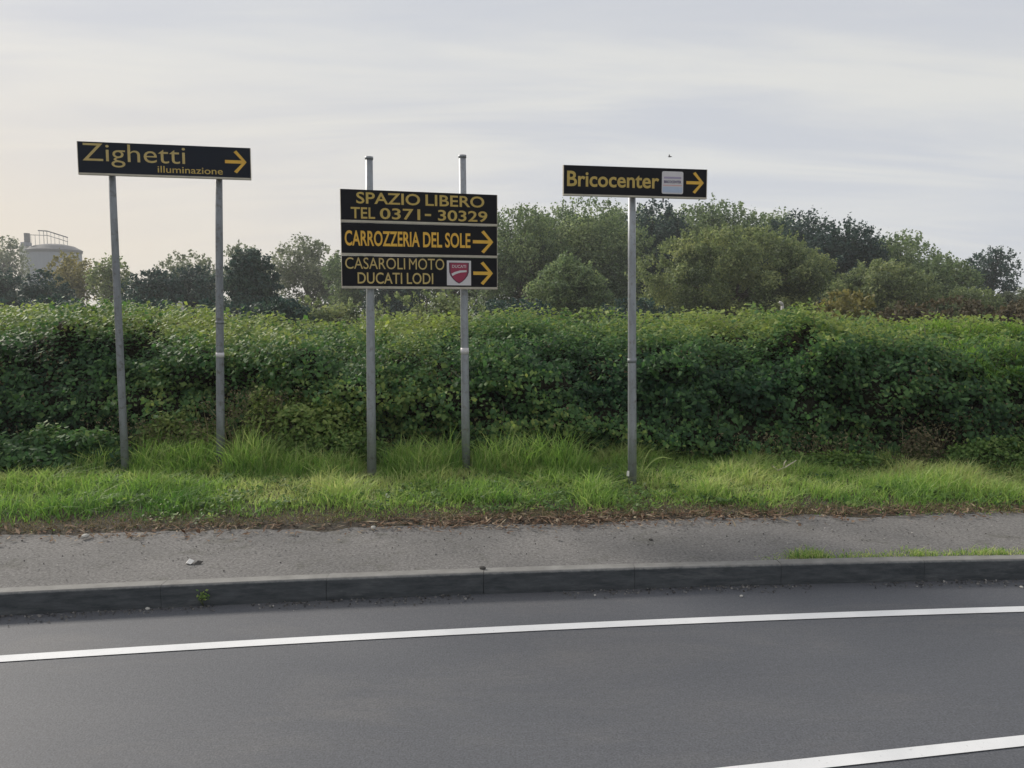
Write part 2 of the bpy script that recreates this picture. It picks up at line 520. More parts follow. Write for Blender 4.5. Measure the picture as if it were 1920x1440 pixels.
# kerb of single stones; joints where the photograph shows them
kerb = link('kerb', None); tag(kerb, 'low grey concrete kerb between road and footpath', 'kerb', kind='structure')
kerb.location = (0, float(kerbY(0)), 0)
xa, xb = on_z(907, 1113, 0).x, on_z(1190, 1105, 0).x
SP = xb - xa
for k in range(-16, 22):
    x0, x1 = xa + k * SP + 0.0012, xa + (k + 1) * SP - 0.0012
    b = MB(); nseg = 4; vs = []
    dh = random.uniform(-0.002, 0.002); dy = random.uniform(-0.003, 0.003)
    prof = [(0.004, -0.05), (0.0, 0.02), (0.002, KH - 0.012), (0.012, KH - 0.001), (0.02, KH + dh), (KW, KH + dh), (KW, -0.05)]
    for i in range(nseg + 1):
        x = x0 + (x1 - x0) * i / nseg; yb = float(kerbY(x)) + dy
        vs += [(x, yb + p[0] - kerb.location.y, p[1]) for p in prof]
    q = len(prof)
    fs = [(i * q + j, (i + 1) * q + j, (i + 1) * q + (j + 1) % q, i * q + (j + 1) % q) for i in range(nseg) for j in range(q)]
    fs += [tuple(reversed(range(q))), tuple(nseg * q + j for j in range(q))]
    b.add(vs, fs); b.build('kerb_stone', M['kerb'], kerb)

# ------------------------------------------------------------------ creeper hedge on its bank
HX0, HX1 = -12.5, 13.5


def hedge_base(x):
    """depth of the hedge foot"""
    x = np.asarray(x, float)
    return 7.47 + 0.06 * np.sin(x * 0.9) + 0.1 * (fbm(vstack3(x * 0.8, x * 0, x * 0), 3) - 0.5) - 0.05 * np.clip(x - 2, 0, 5)


def hedge_top(x):
    x = np.asarray(x, float)
    return 1.405 + 0.16 * (fbm(vstack3(x * 0.55 + 7, x * 0, x * 0), 3) - 0.5) + 0.06 * np.clip((-2.6 - x) / 2, 0, 1) - 0.03 * np.clip((x - 3) / 2, 0, 1)


def hedge_surf(x, t):
    """profile: t 0..0.55 face, ..1 top sloping away"""
    b = hedge_base(x); H = hedge_top(x)
    tf = np.clip(t / 0.5, 0, 1); tt = np.clip((t - 0.5) / 0.5, 0, 1)
    y = b + 0.42 * tf ** 1.6 + 2.0 * tt
    z = 0.1 + (H - 0.33 - 0.1) * np.sin(tf * math.pi / 2) ** 0.85 + 0.33 * (1 - (1 - tt) ** 1.9) * 1.0 - 0.0 * tt
    P = vstack3(x, y, z)
    # outward direction
    a = np.clip(tf ** 2 * 0.9 + tt * 0.5, 0, 1.35)
    N = vstack3(0 * x, -np.cos(a), np.sin(a))
    q = vstack3(x * 1.35, y * 1.3, z * 3.4 + 0.35 * x)
    d = (fbm(q, 4) - 0.5) * 1.05
    ridg = 1 - np.abs(fbm(vstack3(x * 2.6 + 5, y * 2, z * 6 + 0.5 * np.sin(x)), 3) * 2 - 1)
    d = d + (ridg - 0.75) * 0.5
    d = d * (0.25 + 0.75 * (1 - tt) ** 1.5)
    d = d * np.where(t < 0.08, t / 0.08, 1)
    return P + N * d[:, None], N, d, tt, z


hedge = link('creeper_hedge', None, loc=(0, 7.3, 0))
tag(hedge, 'long low hedge bank overgrown with dark green creeper behind the road signs', 'hedge')
# bank body
nx, nt = 360, 34
gx, gt = np.meshgrid(np.linspace(HX0, HX1, nx), np.linspace(0, 1, nt), indexing='ij')
P, N, d, tt, z = hedge_surf(gx.ravel(), gt.ravel())
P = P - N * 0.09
back = P.reshape(nx, nt, 3)[:, -1].copy(); back[:, 1] += 0.6; back[:, 2] = -0.02
V = np.concatenate([P.reshape(nx, nt, 3), back[:, None, :]], axis=1)
idx = np.arange(nx * (nt + 1)).reshape(nx, nt + 1)
Fc = np.stack([idx[:-1, :-1], idx[1:, :-1], idx[1:, 1:], idx[:-1, 1:]], axis=-1).reshape(-1, 4)
V = V.reshape(-1, 3) - np.array([0, 7.3, 0])
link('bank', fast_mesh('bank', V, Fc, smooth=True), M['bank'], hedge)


def hedge_leaves(n, lsize, off, seed, tmin=0.0, tmax=1.0):
    r = np.random.default_rng(seed)
    x = r.uniform(HX0, HX1, n); t = r.uniform(tmin, tmax, n)
    P, N, d, tt, z = hedge_surf(x, t)
    dens = fbm(vstack3(x * 3.2, P[:, 1] * 3, P[:, 2] * 6.5), 3)
    keep = (dens > 0.44) | (r.random(n) < 0.22)
    P, N, d, tt, z, x, dens = P[keep], N[keep], d[keep], tt[keep], z[keep], x[keep], dens[keep]
    n = len(P)
    P = P + N * (r.random((n, 1)) ** 1.5 * off - 0.07) + r.normal(size=(n, 3)) * 0.015
    L = lsize * r.uniform(0.65, 1.35, n)
    NN = N * 0.8 + np.array([[0, -0.15, 0.75]])
    V, Fc = leaves(P, NN, L, L * r.uniform(0.6, 0.9, n), 0.6, 0.18, r, 0.55)
    patch = fbm(vstack3(x * 0.9 + 3, P[:, 1], P[:, 2] * 1.4), 3)
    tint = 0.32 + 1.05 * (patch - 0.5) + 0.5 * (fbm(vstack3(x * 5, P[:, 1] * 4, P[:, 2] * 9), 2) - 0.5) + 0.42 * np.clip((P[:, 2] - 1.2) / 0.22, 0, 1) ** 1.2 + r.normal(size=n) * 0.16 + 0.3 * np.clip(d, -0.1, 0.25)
    return V, Fc, np.clip(tint, 0, 1)


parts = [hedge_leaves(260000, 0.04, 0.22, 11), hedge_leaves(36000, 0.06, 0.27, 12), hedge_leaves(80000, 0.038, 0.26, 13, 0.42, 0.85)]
# shoots standing out of the top and hanging down the face
r = np.random.default_rng(21); sv = []
for k in range(1100):
    x = r.uniform(HX0, HX1); t = r.uniform(0.55, 1.0) if k % 2 else r.uniform(0.15, 0.6)
    P, N, *_ = hedge_surf(np.array([x]), np.array([t])); p = P[0]; nn = N[0]
    ln = r.uniform(0.1, 0.34 if k % 2 else 0.3); dv = nn * 0.7 + r.normal(size=3) * 0.45 + (np.array([0, 0, 0.9]) if k % 2 else np.array([0, -0.1, 0.1]))
    dv /= np.linalg.norm(dv); m_ = int(ln / 0.022)
    s = np.linspace(0, 1, m_)[:, None]
    sv.append(p + dv * s * ln + np.array([0, 0, -1]) * (s ** 2) * ln * 0.45 + r.normal(size=(m_, 3)) * 0.012)
P = np.concatenate(sv); n = len(P)
L = r.uniform(0.03, 0.062, n)
V, Fc = leaves(P, np.tile([[0, -0.4, 0.9]], (n, 1)), L, L * 0.72, 0.5, 0.15, r, 0.5)
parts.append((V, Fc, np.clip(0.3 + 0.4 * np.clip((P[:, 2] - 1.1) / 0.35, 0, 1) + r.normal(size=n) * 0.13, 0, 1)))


def bump_h(x, y, cx, cy, sx, sy): return np.exp(-(((x - cx) / sx) ** 2 + ((y - cy) / sy) ** 2))


def join_leaves(parts):
    V = []; Fc = []; T = []; o = 0
    for v, f, t in parts:
        V.append(v); Fc.append(f + o); T.append(np.repeat(t, len(v) // len(t))); o += len(v)
    return np.concatenate(V), np.concatenate(Fc), np.concatenate(T)


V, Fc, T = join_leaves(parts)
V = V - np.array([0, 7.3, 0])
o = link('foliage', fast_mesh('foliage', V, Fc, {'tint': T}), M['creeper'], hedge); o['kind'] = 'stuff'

r = np.random.default_rng(23); n = 9000
x = r.uniform(HX0, HX1, n); t = r.uniform(0.0, 0.75, n); P, N, dd, tt, z = hedge_surf(x, t)
w = fbm(vstack3(x * 1.3 + 2, P[:, 1], P[:, 2] * 2.2), 3) + 0.22 * bump_h(x, P[:, 2], 3.55, 0.45, 0.7, 0.4) + 0.25 * bump_h(x, P[:, 2], 4.6, 0.55, 0.4, 0.3) + 0.12 * np.clip(0.5 - t * 2, 0, 1)
k_ = w > 0.6; P, N = P[k_], N[k_]; n = len(P)
L = r.uniform(0.02, 0.045, n)
V, Fc = leaves(P + N * r.uniform(0.02, 0.13, (n, 1)) - np.array([0, 7.3, 0]), N, L, L * 0.6, 0.8, 0.25, r, 0.7)
o = link('dead_leaves', fast_mesh('dead_leaves', V, Fc, {'tint': np.repeat(np.clip(0.35 + r.normal(size=n) * 0.2, 0, 1), 4)}), M['dry'], hedge); o['kind'] = 'stuff'
b = MB()
for k in range(170):
    x = r.uniform(-5.5, 5.8) if k % 3 else r.normal(4.3, 0.7); t = r.uniform(0.05, 0.95)
    P, N, *_ = hedge_surf(np.array([x]), np.array([t])); p = Vector(P[0] + N[0] * 0.06 - np.array([0, 7.3, 0]))
    dv = Vector(N[0] * 0.5 + r.normal(size=3) * 0.6 + np.array([0, 0, 0.35])).normalized(); ln = r.uniform(0.08, 0.26)
    sd = Vector(r.normal(size=3)) * 0.04
    b.tube([p, p + dv * ln * 0.5 + sd, p + dv * ln], [0.003, 0.0024, 0.001], 4, False)
o = b.build('twigs', M['bark'], hedge); o['kind'] = 'stuff'

# the largest single leaves, each one an object
def leaf_mesh(name, tint):
    out = [(0, 0), (0.18, 0.1), (0.42, 0.02), (0.5, 0.28), (0.34, 0.45), (0.3, 0.7), (0, 1.0)]
    vs = []; fs = []
    for s in (1, -1):
        b = len(vs)
        for x, y in out: vs.append((s * x, y - 0.35, -0.35 * x * x - 0.18 * max(0, y - 0.5) ** 2))
        vs.append((0, 0.3, 0.0)); c = b + len(out)
        for i in range(len(out) - 1): fs.append((c, b + i, b + i + 1) if s > 0 else (c, b + i + 1, b + i))
    me = fast_mesh(name, np.array(vs), np.array(fs), {'tint': np.full(len(vs), tint)})
    me.materials.append(M['creeper']); return me


leafm = [leaf_mesh('leaf', t) for t in (0.15, 0.25, 0.35, 0.5, 0.65)]
r = np.random.default_rng(31)
for k in range(290):
    x = r.uniform(-5.0, 5.2); t = r.uniform(0.06, 0.72)
    P, N, *_ = hedge_surf(np.array([x]), np.array([t])); p = P[0] + N[0] * r.uniform(0.08, 0.14)
    nn = Vector(N[0] * 0.8 + np.array([0, -0.1, 0.6]) + r.normal(size=3) * 0.3)
    o = bpy.data.objects.new('leaf', leafm[int(np.clip((p[2] - 0.2) / 1.4 * 4 + r.uniform(-1, 1), 0, 4))]); col.objects.link(o); o.parent = hedge
    o.location = (p[0], p[1] - 7.3, p[2])
    q = nn.to_track_quat('Z', 'Y'); o.rotation_mode = 'QUATERNION'
    o.rotation_quaternion = q @ Matrix.Rotation(math.pi + r.uniform(-0.9, 0.9), 3, 'Z').to_quaternion()
    s = r.uniform(0.05, 0.07); o.scale = (s, s, s)


# ------------------------------------------------------------------ lower leafy mounds in front of the hedge
def mound(name, label, cat, c, rad, n, lsize, m, tint, seed, stems=40, sag=0.0, spread=0.12):
    r = np.random.default_rng(seed)
    root = link(name, None, loc=(c[0], c[1], 0)); tag(root, label, cat)
    d = unit(r.normal(size=(n, 3))); d[:, 2] = np.abs(d[:, 2])
    q = d * 3.4 + np.array(c) * 1.7
    k = 0.42 + 1.1 * fbm(q, 3)
    P = d * np.array(rad) * k[:, None] * (1 - spread * r.random((n, 1)) ** 2)
    P = P + r.normal(size=P.shape) * 0.022 * (1 + 1.5 * (r.random((n, 1)) < 0.12))
    V, Fc = leaves(P, d * 0.6 + np.array([[0, -0.1, 0.5]]), lsize * r.uniform(0.6, 1.4, n), lsize * 0.7 * r.uniform(0.6, 1.2, n), 0.5, 0.15, r, 0.45)
    V = V + np.array([0, 0, c[2]])
    ti = np.clip(tint + 0.25 * d[:, 2] ** 2 - 0.1 + r.normal(size=n) * 0.15 + 0.5 * (k - 0.95), 0, 1)
    o = link('foliage', fast_mesh('foliage', V, Fc, {'tint': np.repeat(ti, 4)}), m, root); o['kind'] = 'stuff'
    b = MB()
    for i in range(stems):
        a = r.random() * 2 * math.pi; e = r.uniform(0.2, 0.9)
        x, y = math.cos(a) * e * rad[0], math.sin(a) * e * rad[1]
        b.tube([(x * 0.4, y * 0.4, c[2] - 0.02), (x * 0.8, y * 0.8, c[2] + rad[2] * 0.5), (x, y, c[2] + rad[2] * 0.8 * (1 - e * 0.4))], [0.006, 0.005, 0.003], 4, False)
    b.build('stems', M['stalk'], root)
    return root


def X_(px, Y): return (px - 960) / F_PX * Y * 1.0


mound('creeper_ledge', 'low dark creeper mound at the left edge below the hedge', 'hedge', (X_(60, 6.95), 6.98, 0.14), (0.85, 0.36, 0.36), 9000, 0.055, M['creeper'], 0.24, 41)
mound('weed_clump', 'yellow green weed mound rising between the two posts of the left sign', 'weeds', (X_(315, 7.2), 7.42, 0.15), (0.42, 0.26, 0.46), 6500, 0.046, M['weeds'], 0.62, 42)
mound('weed_clump', 'tall pale weed mound just right of the left sign, against the hedge', 'weeds', (X_(560, 7.2), 7.34, 0.15), (0.6, 0.3, 0.66), 8000, 0.048, M['weeds'], 0.66, 43)
mound('weed_clump', 'small dark weed mound left of the three panel sign post', 'weeds', (X_(630, 7.1), 7.15, 0.15), (0.42, 0.22, 0.36), 3600, 0.045, M['weeds'], 0.4, 44)
mound('weed_clump', 'dull olive scrub below the hedge toward the right of the single post', 'weeds', (X_(1570, 7.2), 7.1, 0.15), (0.75, 0.16, 0.16), 4200, 0.035, M['weeds'], 0.4, 45)
mound('weed_clump', 'olive brown scrub at the far right foot of the hedge', 'weeds', (X_(1860, 7.1), 7.02, 0.15), (0.5, 0.18, 0.3), 4200, 0.035, M['weeds'], 0.36, 46)
mound('weed_clump', 'bare brownish dead bush at the right foot of the hedge', 'weeds', (X_(1735, 7.1), 7.08, 0.15), (0.2, 0.14, 0.38), 900, 0.032, M['dry'], 0.05, 47, stems=70)


# ------------------------------------------------------------------ grass
def grass_field(name, label, n, xr, yfun, hfun, tfun, wid, seed, m=None, lean=0.45, keepf=None):
    r = np.random.default_rng(seed)
    x = r.uniform(*xr, n); u = r.random(n); y = yfun(x, u)
    h = hfun(x, y, r)
    keep = h > 0.012
    if keepf is not None: keep &= keepf(x, y, r)
    x, y, h = x[keep], y[keep], h[keep]; n = len(x)
    P = vstack3(x, y, gz(x, y) - 0.012)
    a = r.random(n) * 2 * math.pi; q = np.abs(r.normal(size=n)) * lean * h
    ln = vstack3(np.cos(a) * q + 0.12 * h, np.sin(a) * q, np.zeros(n))
    V, Fc = blades(P, h, ln, wid * r.uniform(0.6, 1.4, n), r)
    T = np.clip(tfun(x, y, h, r), 0, 1)
    o = link(name, fast_mesh(name, V, Fc, {'tint': np.repeat(T, 5)}), m or M['grass'])
    tag(o, label, 'grass', kind='stuff'); return o


def gnoise(x, y, s, o=0): return fbm(vstack3(x * s + o, y * s, x * 0), 3)




def ragged_edge(x): return grassY(x) + (gnoise(x, x * 0, 3, 4) - 0.5) * 0.3


def h_low(x, y, r):
    d = y - ragged_edge(x)
    f = np.clip(d / 0.4, 0, 1)
    return (0.018 + 0.045 * f + 0.14 * f * np.clip(gnoise(x, y, 3.2) - 0.42, 0, 1) * 2) * r.uniform(0.5, 1.4, len(x)) * (1 - 0.6 * bump_h(x, y, X_(1186, 6.45), 6.35, 0.16, 0.35)) * (r.random(len(x)) < np.clip(0.1 + (d + 0.1) * 1.9, 0, 1))


def t_low(x, y, h, r):
    d = y - ragged_edge(x)
    return 0.47 + 1.1 * (gnoise(x, y, 1.6, 9) - 0.5) + 0.5 * (gnoise(x, y, 9, 2) - 0.5) + 0.1 * np.clip(d, 0, 1) + r.normal(size=len(x)) * 0.15 - 0.3 * np.clip(1 - d / 0.55, 0, 1) + 0.12 * np.clip((d - 0.5) / 0.5, 0, 1)


grass_field('grass', 'short yellow green grass covering the verge in front of the hedge', 110000, (-8, 8.5),
            lambda x, u: grassY(x) - 0.1 + u * (7.6 - grassY(x) + 0.1), h_low, t_low, 0.0085, 51, lean=1.15)




def h_tall(x, y, r):
    b = 0.36 * bump_h(x, y, X_(960, 6.9), 6.95, 0.62, 0.2) + 0.3 * bump_h(x, y, X_(1070, 6.8), 6.85, 0.22, 0.2) \
        + 0.3 * bump_h(x, y, X_(790, 6.9), 6.95, 0.5, 0.28) + 0.24 * bump_h(x, y, X_(560, 6.9), 6.9, 0.7, 0.3) \
        + 0.3 * bump_h(x, y, X_(440, 6.9), 6.95, 0.35, 0.25) + 0.27 * bump_h(x, y, X_(300, 6.9), 6.95, 0.5, 0.3) \
        + 0.16 * bump_h(x, y, X_(170, 6.9), 6.85, 0.5, 0.25) + 0.07 * bump_h(x, y, X_(1330, 6.9), 6.9, 0.5, 0.25) \
        + 0.09 * bump_h(x, y, X_(1560, 6.9), 6.9, 0.8, 0.2) + 0.075 * bump_h(x, y, X_(1840, 6.9), 6.85, 0.7, 0.25)
    b = b * (0.7 + 0.9 * (gnoise(x, y, 4, 2) - 0.3))
    for ppx in (235, 414, 697, 874, 1185): b = b * (1 - 0.85 * np.exp(-((x - X_(ppx, 7.0)) / 0.09) ** 2) * (y < 7.1))
    return b * r.uniform(0.25, 1.2, len(x)) * (r.random(len(x)) < np.clip(b * 9, 0, 1))


grass_field('grass', 'tall bright green grass tufts round the feet of the sign posts', 60000, (-5.5, 6),
            lambda x, u: 6.3 + u * 1.05, h_tall, lambda x, y, h, r: 0.45 + 0.9 * (gnoise(x, y, 2.6, 5) - 0.5) + r.normal(size=len(x)) * 0.18 + 0.25 * r.random(len(x)) * (h > 0.2), 0.0085, 52, lean=0.75)


# flat broad leaved weeds and thatch between the blades
def verge_weeds():
    r = np.random.default_rng(58); out = []
    n = 900; cx = r.uniform(-5.5, 6, n); cy = grassY(cx) + 0.02 + r.random(n) * 1.3
    for k in range(n):
        if gnoise(cx[k:k + 1], cy[k:k + 1], 1.8, 6)[0] < 0.46: continue
        m_ = r.integers(8, 26); rad = r.uniform(0.03, 0.09)
        a = r.random(m_) * 6.28; q = rad * r.random(m_) ** 0.5
        P = vstack3(cx[k] + np.cos(a) * q, cy[k] + np.sin(a) * q, gz(cx[k] + 0 * a, cy[k] + 0 * a) + r.uniform(0.01, 0.06, m_))
        L = r.uniform(0.02, 0.045, m_)
        V, Fc = leaves(P, np.tile([[0, -0.2, 1.0]], (m_, 1)), L, L * r.uniform(0.4, 0.8), 0.1, 0.1, r, 0.35)
        out.append((V, Fc, np.clip(0.4 + r.normal() * 0.15 + r.normal(size=m_) * 0.12, 0, 1)))
    return join_leaves(out)


V, Fc, T = verge_weeds()
tag(link('ground_weeds', fast_mesh('ground_weeds', V, Fc, {'tint': T}), M['weeds']), 'low broad leaved weeds scattered through the short grass of the verge', 'weeds', kind='stuff')
r = np.random.default_rng(59); n = 16000
x = r.uniform(-6.5, 7, n); y = grassY(x) - 0.08 + np.abs(r.normal(size=n)) * 0.28; h = r.uniform(0.008, 0.05, n); a = r.random(n) * 6.28; q = r.uniform(0.015, 0.06, n)
V, Fc = blades(vstack3(x, y, gz(x, y) - 0.004), h, vstack3(np.cos(a) * q, np.sin(a) * q, 0 * a), np.full(n, 0.005), r)
tag(link('dry_grass', fast_mesh('dry_grass', V, Fc, {'tint': np.repeat(np.clip(0.45 + r.normal(size=n) * 0.25, 0, 1), 5)}), M['dry']), 'flattened dry grass stems along the front edge of the verge', 'dry grass', kind='stuff')


def h_right(x, y, r):
    b = np.clip((x - 4.05) / 0.6, 0, 1)
    return b * r.uniform(0.15, 0.42, len(x))


# long grass hanging over the hedge at the right edge
r = np.random.default_rng(53); n = 15000
x = 4.15 + 4.0 * r.random(n) ** 0.9; x = x[(r.random(n) < np.clip((x - 4.1) / 0.5, 0.05, 1))]; n = len(x)
P, N, *_ = hedge_surf(x, r.uniform(0.3, 0.95, n))
h = r.uniform(0.1, 0.32, n); a = r.normal(size=n) * 0.12
V, Fc = blades(P + N * 0.03, h * 0.55, vstack3(a - 0.03, -h * 0.75, -h * 0.25), np.full(n, 0.008), r)
o = link('grass', fast_mesh('grass', V, Fc, {'tint': np.repeat(np.clip(0.22 + 0.3 * np.clip((P[:, 2] - 1) / 0.5, 0, 1) + r.normal(size=n) * 0.13, 0, 1), 5)}), M['grass'])
tag(o, 'long bright grass hanging over the right end of the hedge', 'grass', kind='stuff')

# sparse growth along the back of the kerb at the right
kx0 = on_z(1420, 1050, KH).x


def kerb_h(x, y, r):
    f = np.clip((x - kx0) / 0.5 + 0.2, 0, 1)
    m_ = np.clip(0.5 + (gnoise(x, x * 0, 4.5, 3) - 0.48) * 2.2, 0.35, 1)
    return f * m_ * r.uniform(0.01, 0.075, len(x)) * (r.random(len(x)) < 0.7 * m_)


r = np.random.default_rng(54); n = 24000
x = r.uniform(kx0 - 0.3, 8, n); y = kerbY(x) + KW + 0.005 + np.abs(r.normal(size=n)) * 0.06; h = kerb_h(x, y, r) * 1.1; k_ = h > 0.006
x, y, h = x[k_], y[k_], h[k_]; n = len(x)
a = r.random(n) * 6.28; q = h * np.abs(r.normal(size=n)) * 1.1
V, Fc = blades(vstack3(x, y, np.full(n, KH - 0.008)), h, vstack3(np.cos(a) * q, np.sin(a) * q, 0 * a), np.full(n, 0.005), r)
tag(link('grass', fast_mesh('grass', V, Fc, {'tint': np.repeat(np.clip(0.62 + r.normal(size=n) * 0.3, 0, 1), 5)}), M['grass']),
    'thin line of grass and moss growing along the back of the kerb', 'grass', kind='stuff')

# dry stalks and seed heads among the weeds
r = np.random.default_rng(55); n = 620
cx = np.concatenate([r.normal(X_(475, 7.2), 0.2, 160), r.normal(X_(300, 7.2), 0.45, 170), r.normal(X_(1560, 7.1), 0.45, 150), r.normal(X_(1860, 7.0), 0.3, 140)])
y = r.uniform(7.2, 7.4, n); h = np.concatenate([r.uniform(0.35, 0.72, 160), r.uniform(0.15, 0.42, 170), r.uniform(0.08, 0.26, 150), r.uniform(0.15, 0.5, 140)])
V, Fc = blades(vstack3(cx, y, gz(cx, y)), h, r.normal(size=(n, 3)) * np.array([0.3, 0.2, 0]) * h[:, None], np.full(n, 0.006), r)
hd = vstack3(cx, y, gz(cx, y) + h * 0.9)
o_ = np.repeat(hd, 5, axis=0) + r.normal(size=(n * 5, 3)) * np.array([0.014, 0.014, 0.04])
V2, F2 = leaves(o_, r.normal(size=(n * 5, 3)), np.full(n * 5, 0.03), np.full(n * 5, 0.011), 0, 0.1, r)
Vv, Ff, T = np.concatenate([V, V2]), np.concatenate([Fc, F2 + len(V)]), np.concatenate([np.repeat(r.uniform(0.2, 0.9, n), 5), np.repeat(r.uniform(0.3, 1, n * 5), 4)])
tag(link('dry_stalks', fast_mesh('dry_stalks', Vv, Ff, {'tint': T}), M['dry']), 'dry straw coloured stalks and seed heads among the weeds', 'dry grass', kind='stuff')

# straw, fallen leaves and grit along the inner side of the path
r = np.random.default_rng(56)


def litter(n, strong, seed, lo, hi, asp, dz=0.008, tint=0.5, spread=0.12, name='leaf_litter', label='', m='litter', cat='leaf litter', fn=None):
    r = np.random.default_rng(seed)
    x = r.uniform(-6.5, 7, n)
    w = strong(x)
    k_ = r.random(n) < w; x = x[k_]; n = len(x)
    y = (fn or (lambda x, r: pathY(x) + 0.08 + r.normal(size=len(x)) * spread))(x, r)
    z = np.maximum(gz(x, y), KH) + r.random(n) * dz + 0.004
    L = r.uniform(lo, hi, n)
    V, Fc = leaves(vstack3(x, y, z), np.tile([[0, 0, 1.0]], (n, 1)), L, L * asp * r.uniform(0.6, 1.4, n), 0, 0.05, r, 0.28)
    return V, Fc, np.clip(tint + r.normal(size=n) * 0.28, 0, 1)


mid = lambda x: 0.12 + 0.88 * np.exp(-((x - 0.35) / 1.1) ** 2) + 0.35 * np.exp(-((x - 2.6) / 0.7) ** 2)
flat = lambda x: 0.15 + 0.85 * np.clip((gnoise(x, x * 0, 1.8, 8) - 0.35) * 4, 0, 1)
V, Fc, T = join_leaves([litter(4800, mid, 61, 0.03, 0.11, 0.14, 0.025, 0.45, 0.1), litter(2400, mid, 62, 0.015, 0.04, 0.7, 0.012, 0.35, 0.13), litter(3500, flat, 63, 0.012, 0.06, 0.3, 0.01, 0.5, 0.12)])
tag(link('leaf_litter', fast_mesh('leaf_litter', V, Fc, {'tint': T}), M['litter']), 'reddish brown fallen leaves and straw between grass and footpath', 'leaf litter', kind='stuff')
gut = lambda x, r: kerbY(x) - np.abs(r.normal(size=len(x))) * 0.035 - 0.004


def gutter_bits():
    r = np.random.default_rng(64); n = 3000
    x = r.uniform(-6, 7, n); w = np.clip((gnoise(x, x * 0, 2.6, 1) - 0.3) * 4, 0, 1); k_ = r.random(n) < w; x = x[k_]; n = len(x)
    y = kerbY(x) - np.abs(r.normal(size=n)) * 0.05 - 0.003
    L = r.uniform(0.004, 0.018, n)
    V, Fc = leaves(vstack3(x, y, L * 0.25 + 0.001), np.tile([[0, 0, 1.0]], (n, 1)), L, L, 0, -0.1, r, 0.5)
    a = (V, Fc, np.clip(0.35 + r.normal(size=n) * 0.25, 0, 1))
    n = 2200; x = r.uniform(-6, 7, n); y = kerbY(x) + KW + 0.02 + r.random(n) ** 0.6 * (pathY(x) - kerbY(x) - KW)
    L = r.uniform(0.004, 0.014, n)
    V, Fc = leaves(vstack3(x, y, KH - 0.004 + L * 0.25), np.tile([[0, 0, 1.0]], (n, 1)), L, L, 0, -0.1, r, 0.5)
    b = (V, Fc, np.clip(0.5 + r.normal(size=n) * 0.3, 0, 1))
    return join_leaves([a, b])


V, Fc, T = gutter_bits()
tag(link('grit', fast_mesh('grit', V, Fc, {'tint': T}), M['gravelbits']), 'loose grit lying in the gutter and on the footpath', 'grit', kind='stuff')


# ------------------------------------------------------------------ small single things on the ground
def blob(name, m, p, s, seed, label, cat, group=None, flat_=0.55, parent=None):
    r = np.random.default_rng(seed); b = MB(); nu, nv = 9, 6; vs = []; fs = []
    for j in range(nv + 1):
        for i in range(nu):
            th = math.pi * j / nv; ph = 2 * math.pi * i / nu
            dv = np.array([math.sin(th) * math.cos(ph), math.sin(th) * math.sin(ph), math.cos(th)])
            k = 0.8 + 0.4 * float(fbm(np.array([dv * 1.6 + seed]), 2)[0])
            vs.append((dv[0] * s * k, dv[1] * s * 0.75 * k, dv[2] * s * flat_ * k + s * flat_ * 0.7))
    for j in range(nv):
        for i in range(nu): fs.append((j * nu + i, j * nu + (i + 1) % nu, (j + 1) * nu + (i + 1) % nu, (j + 1) * nu + i))
    b.add(vs, fs); o = b.build(name, m, None, p); o.rotation_euler = (0, 0, seed)
    tag(o, label, cat, group); return o


P = on_z(160, 1008, KH + 0.005); blob('stone', M['concrete'], P, 0.026, 1, 'pale stone on the soil strip at the far left', 'stone')
P = on_z(700, 992, KH); blob('stone', M['concrete'], P, 0.024, 2, 'pale flat stone at the path edge in front of the three panel sign', 'stone')
P = on_z(1220, 1013, KH - 0.006); blob('stone', M['stone_dark'], P, 0.014, 3, 'small dark stone lying alone in the middle of the footpath', 'stone')
P = on_z(1390, 1119, 0); blob('stone', M['concrete'], P, 0.012, 4, 'small white pebble on the road below the kerb, right of centre', 'stone')
P = on_z(1357, 973, KH); blob('stone', M['stone_dark'], P, 0.02, 5, 'dark lump at the path edge right of the single post', 'stone')
P = on_z(277, 1143, 0); blob('stone', M['concrete'], P, 0.014, 6, 'pale pebble in the gutter at the left', 'stone')
P = on_z(1497, 981, KH - 0.006); blob('stone', M['stone'], P, 0.02, 7, 'flat grey stone on the far side of the footpath at the right', 'stone')
P = on_z(1915, 1102, 0); blob('stone', M['concrete'], P, 0.012, 8, 'white pebble in the gutter at the right edge', 'stone')
P = on_z(905, 1067, KH); blob('stone', M['stone_dark'], P, 0.02, 9, 'dark lump on the kerb top over a joint', 'stone')

# crumpled white paper with its dark half
b = MB(); c = on_z(362, 1057, KH - 0.005)
b.add([(-0.045, 0, 0.002), (-0.03, -0.02, 0.012), (-0.005, -0.024, 0.004), (0.012, -0.006, 0.02), (0.004, 0.02, 0.008), (-0.025, 0.022, 0.022), (-0.02, 0, 0.032)],
      [(0, 1, 6), (1, 2, 6), (2, 3, 6), (3, 4, 6), (4, 5, 6), (5, 0, 6), (5, 4, 3, 2, 1, 0)])
pp = b.build('paper_scrap', M['paper'], None, c); tag(pp, 'crumpled white paper scrap lying on the footpath at the left', 'litter')
b = MB(); b.add([(0.01, -0.018, 0.003), (0.05, -0.012, 0.003), (0.058, 0.01, 0.012), (0.02, 0.018, 0.014), (0.03, 0, 0.02)], [(0, 1, 4), (1, 2, 4), (2, 3, 4), (3, 0, 4), (3, 2, 1, 0)])
b.build('dark_flap', M['stone_dark'], pp)

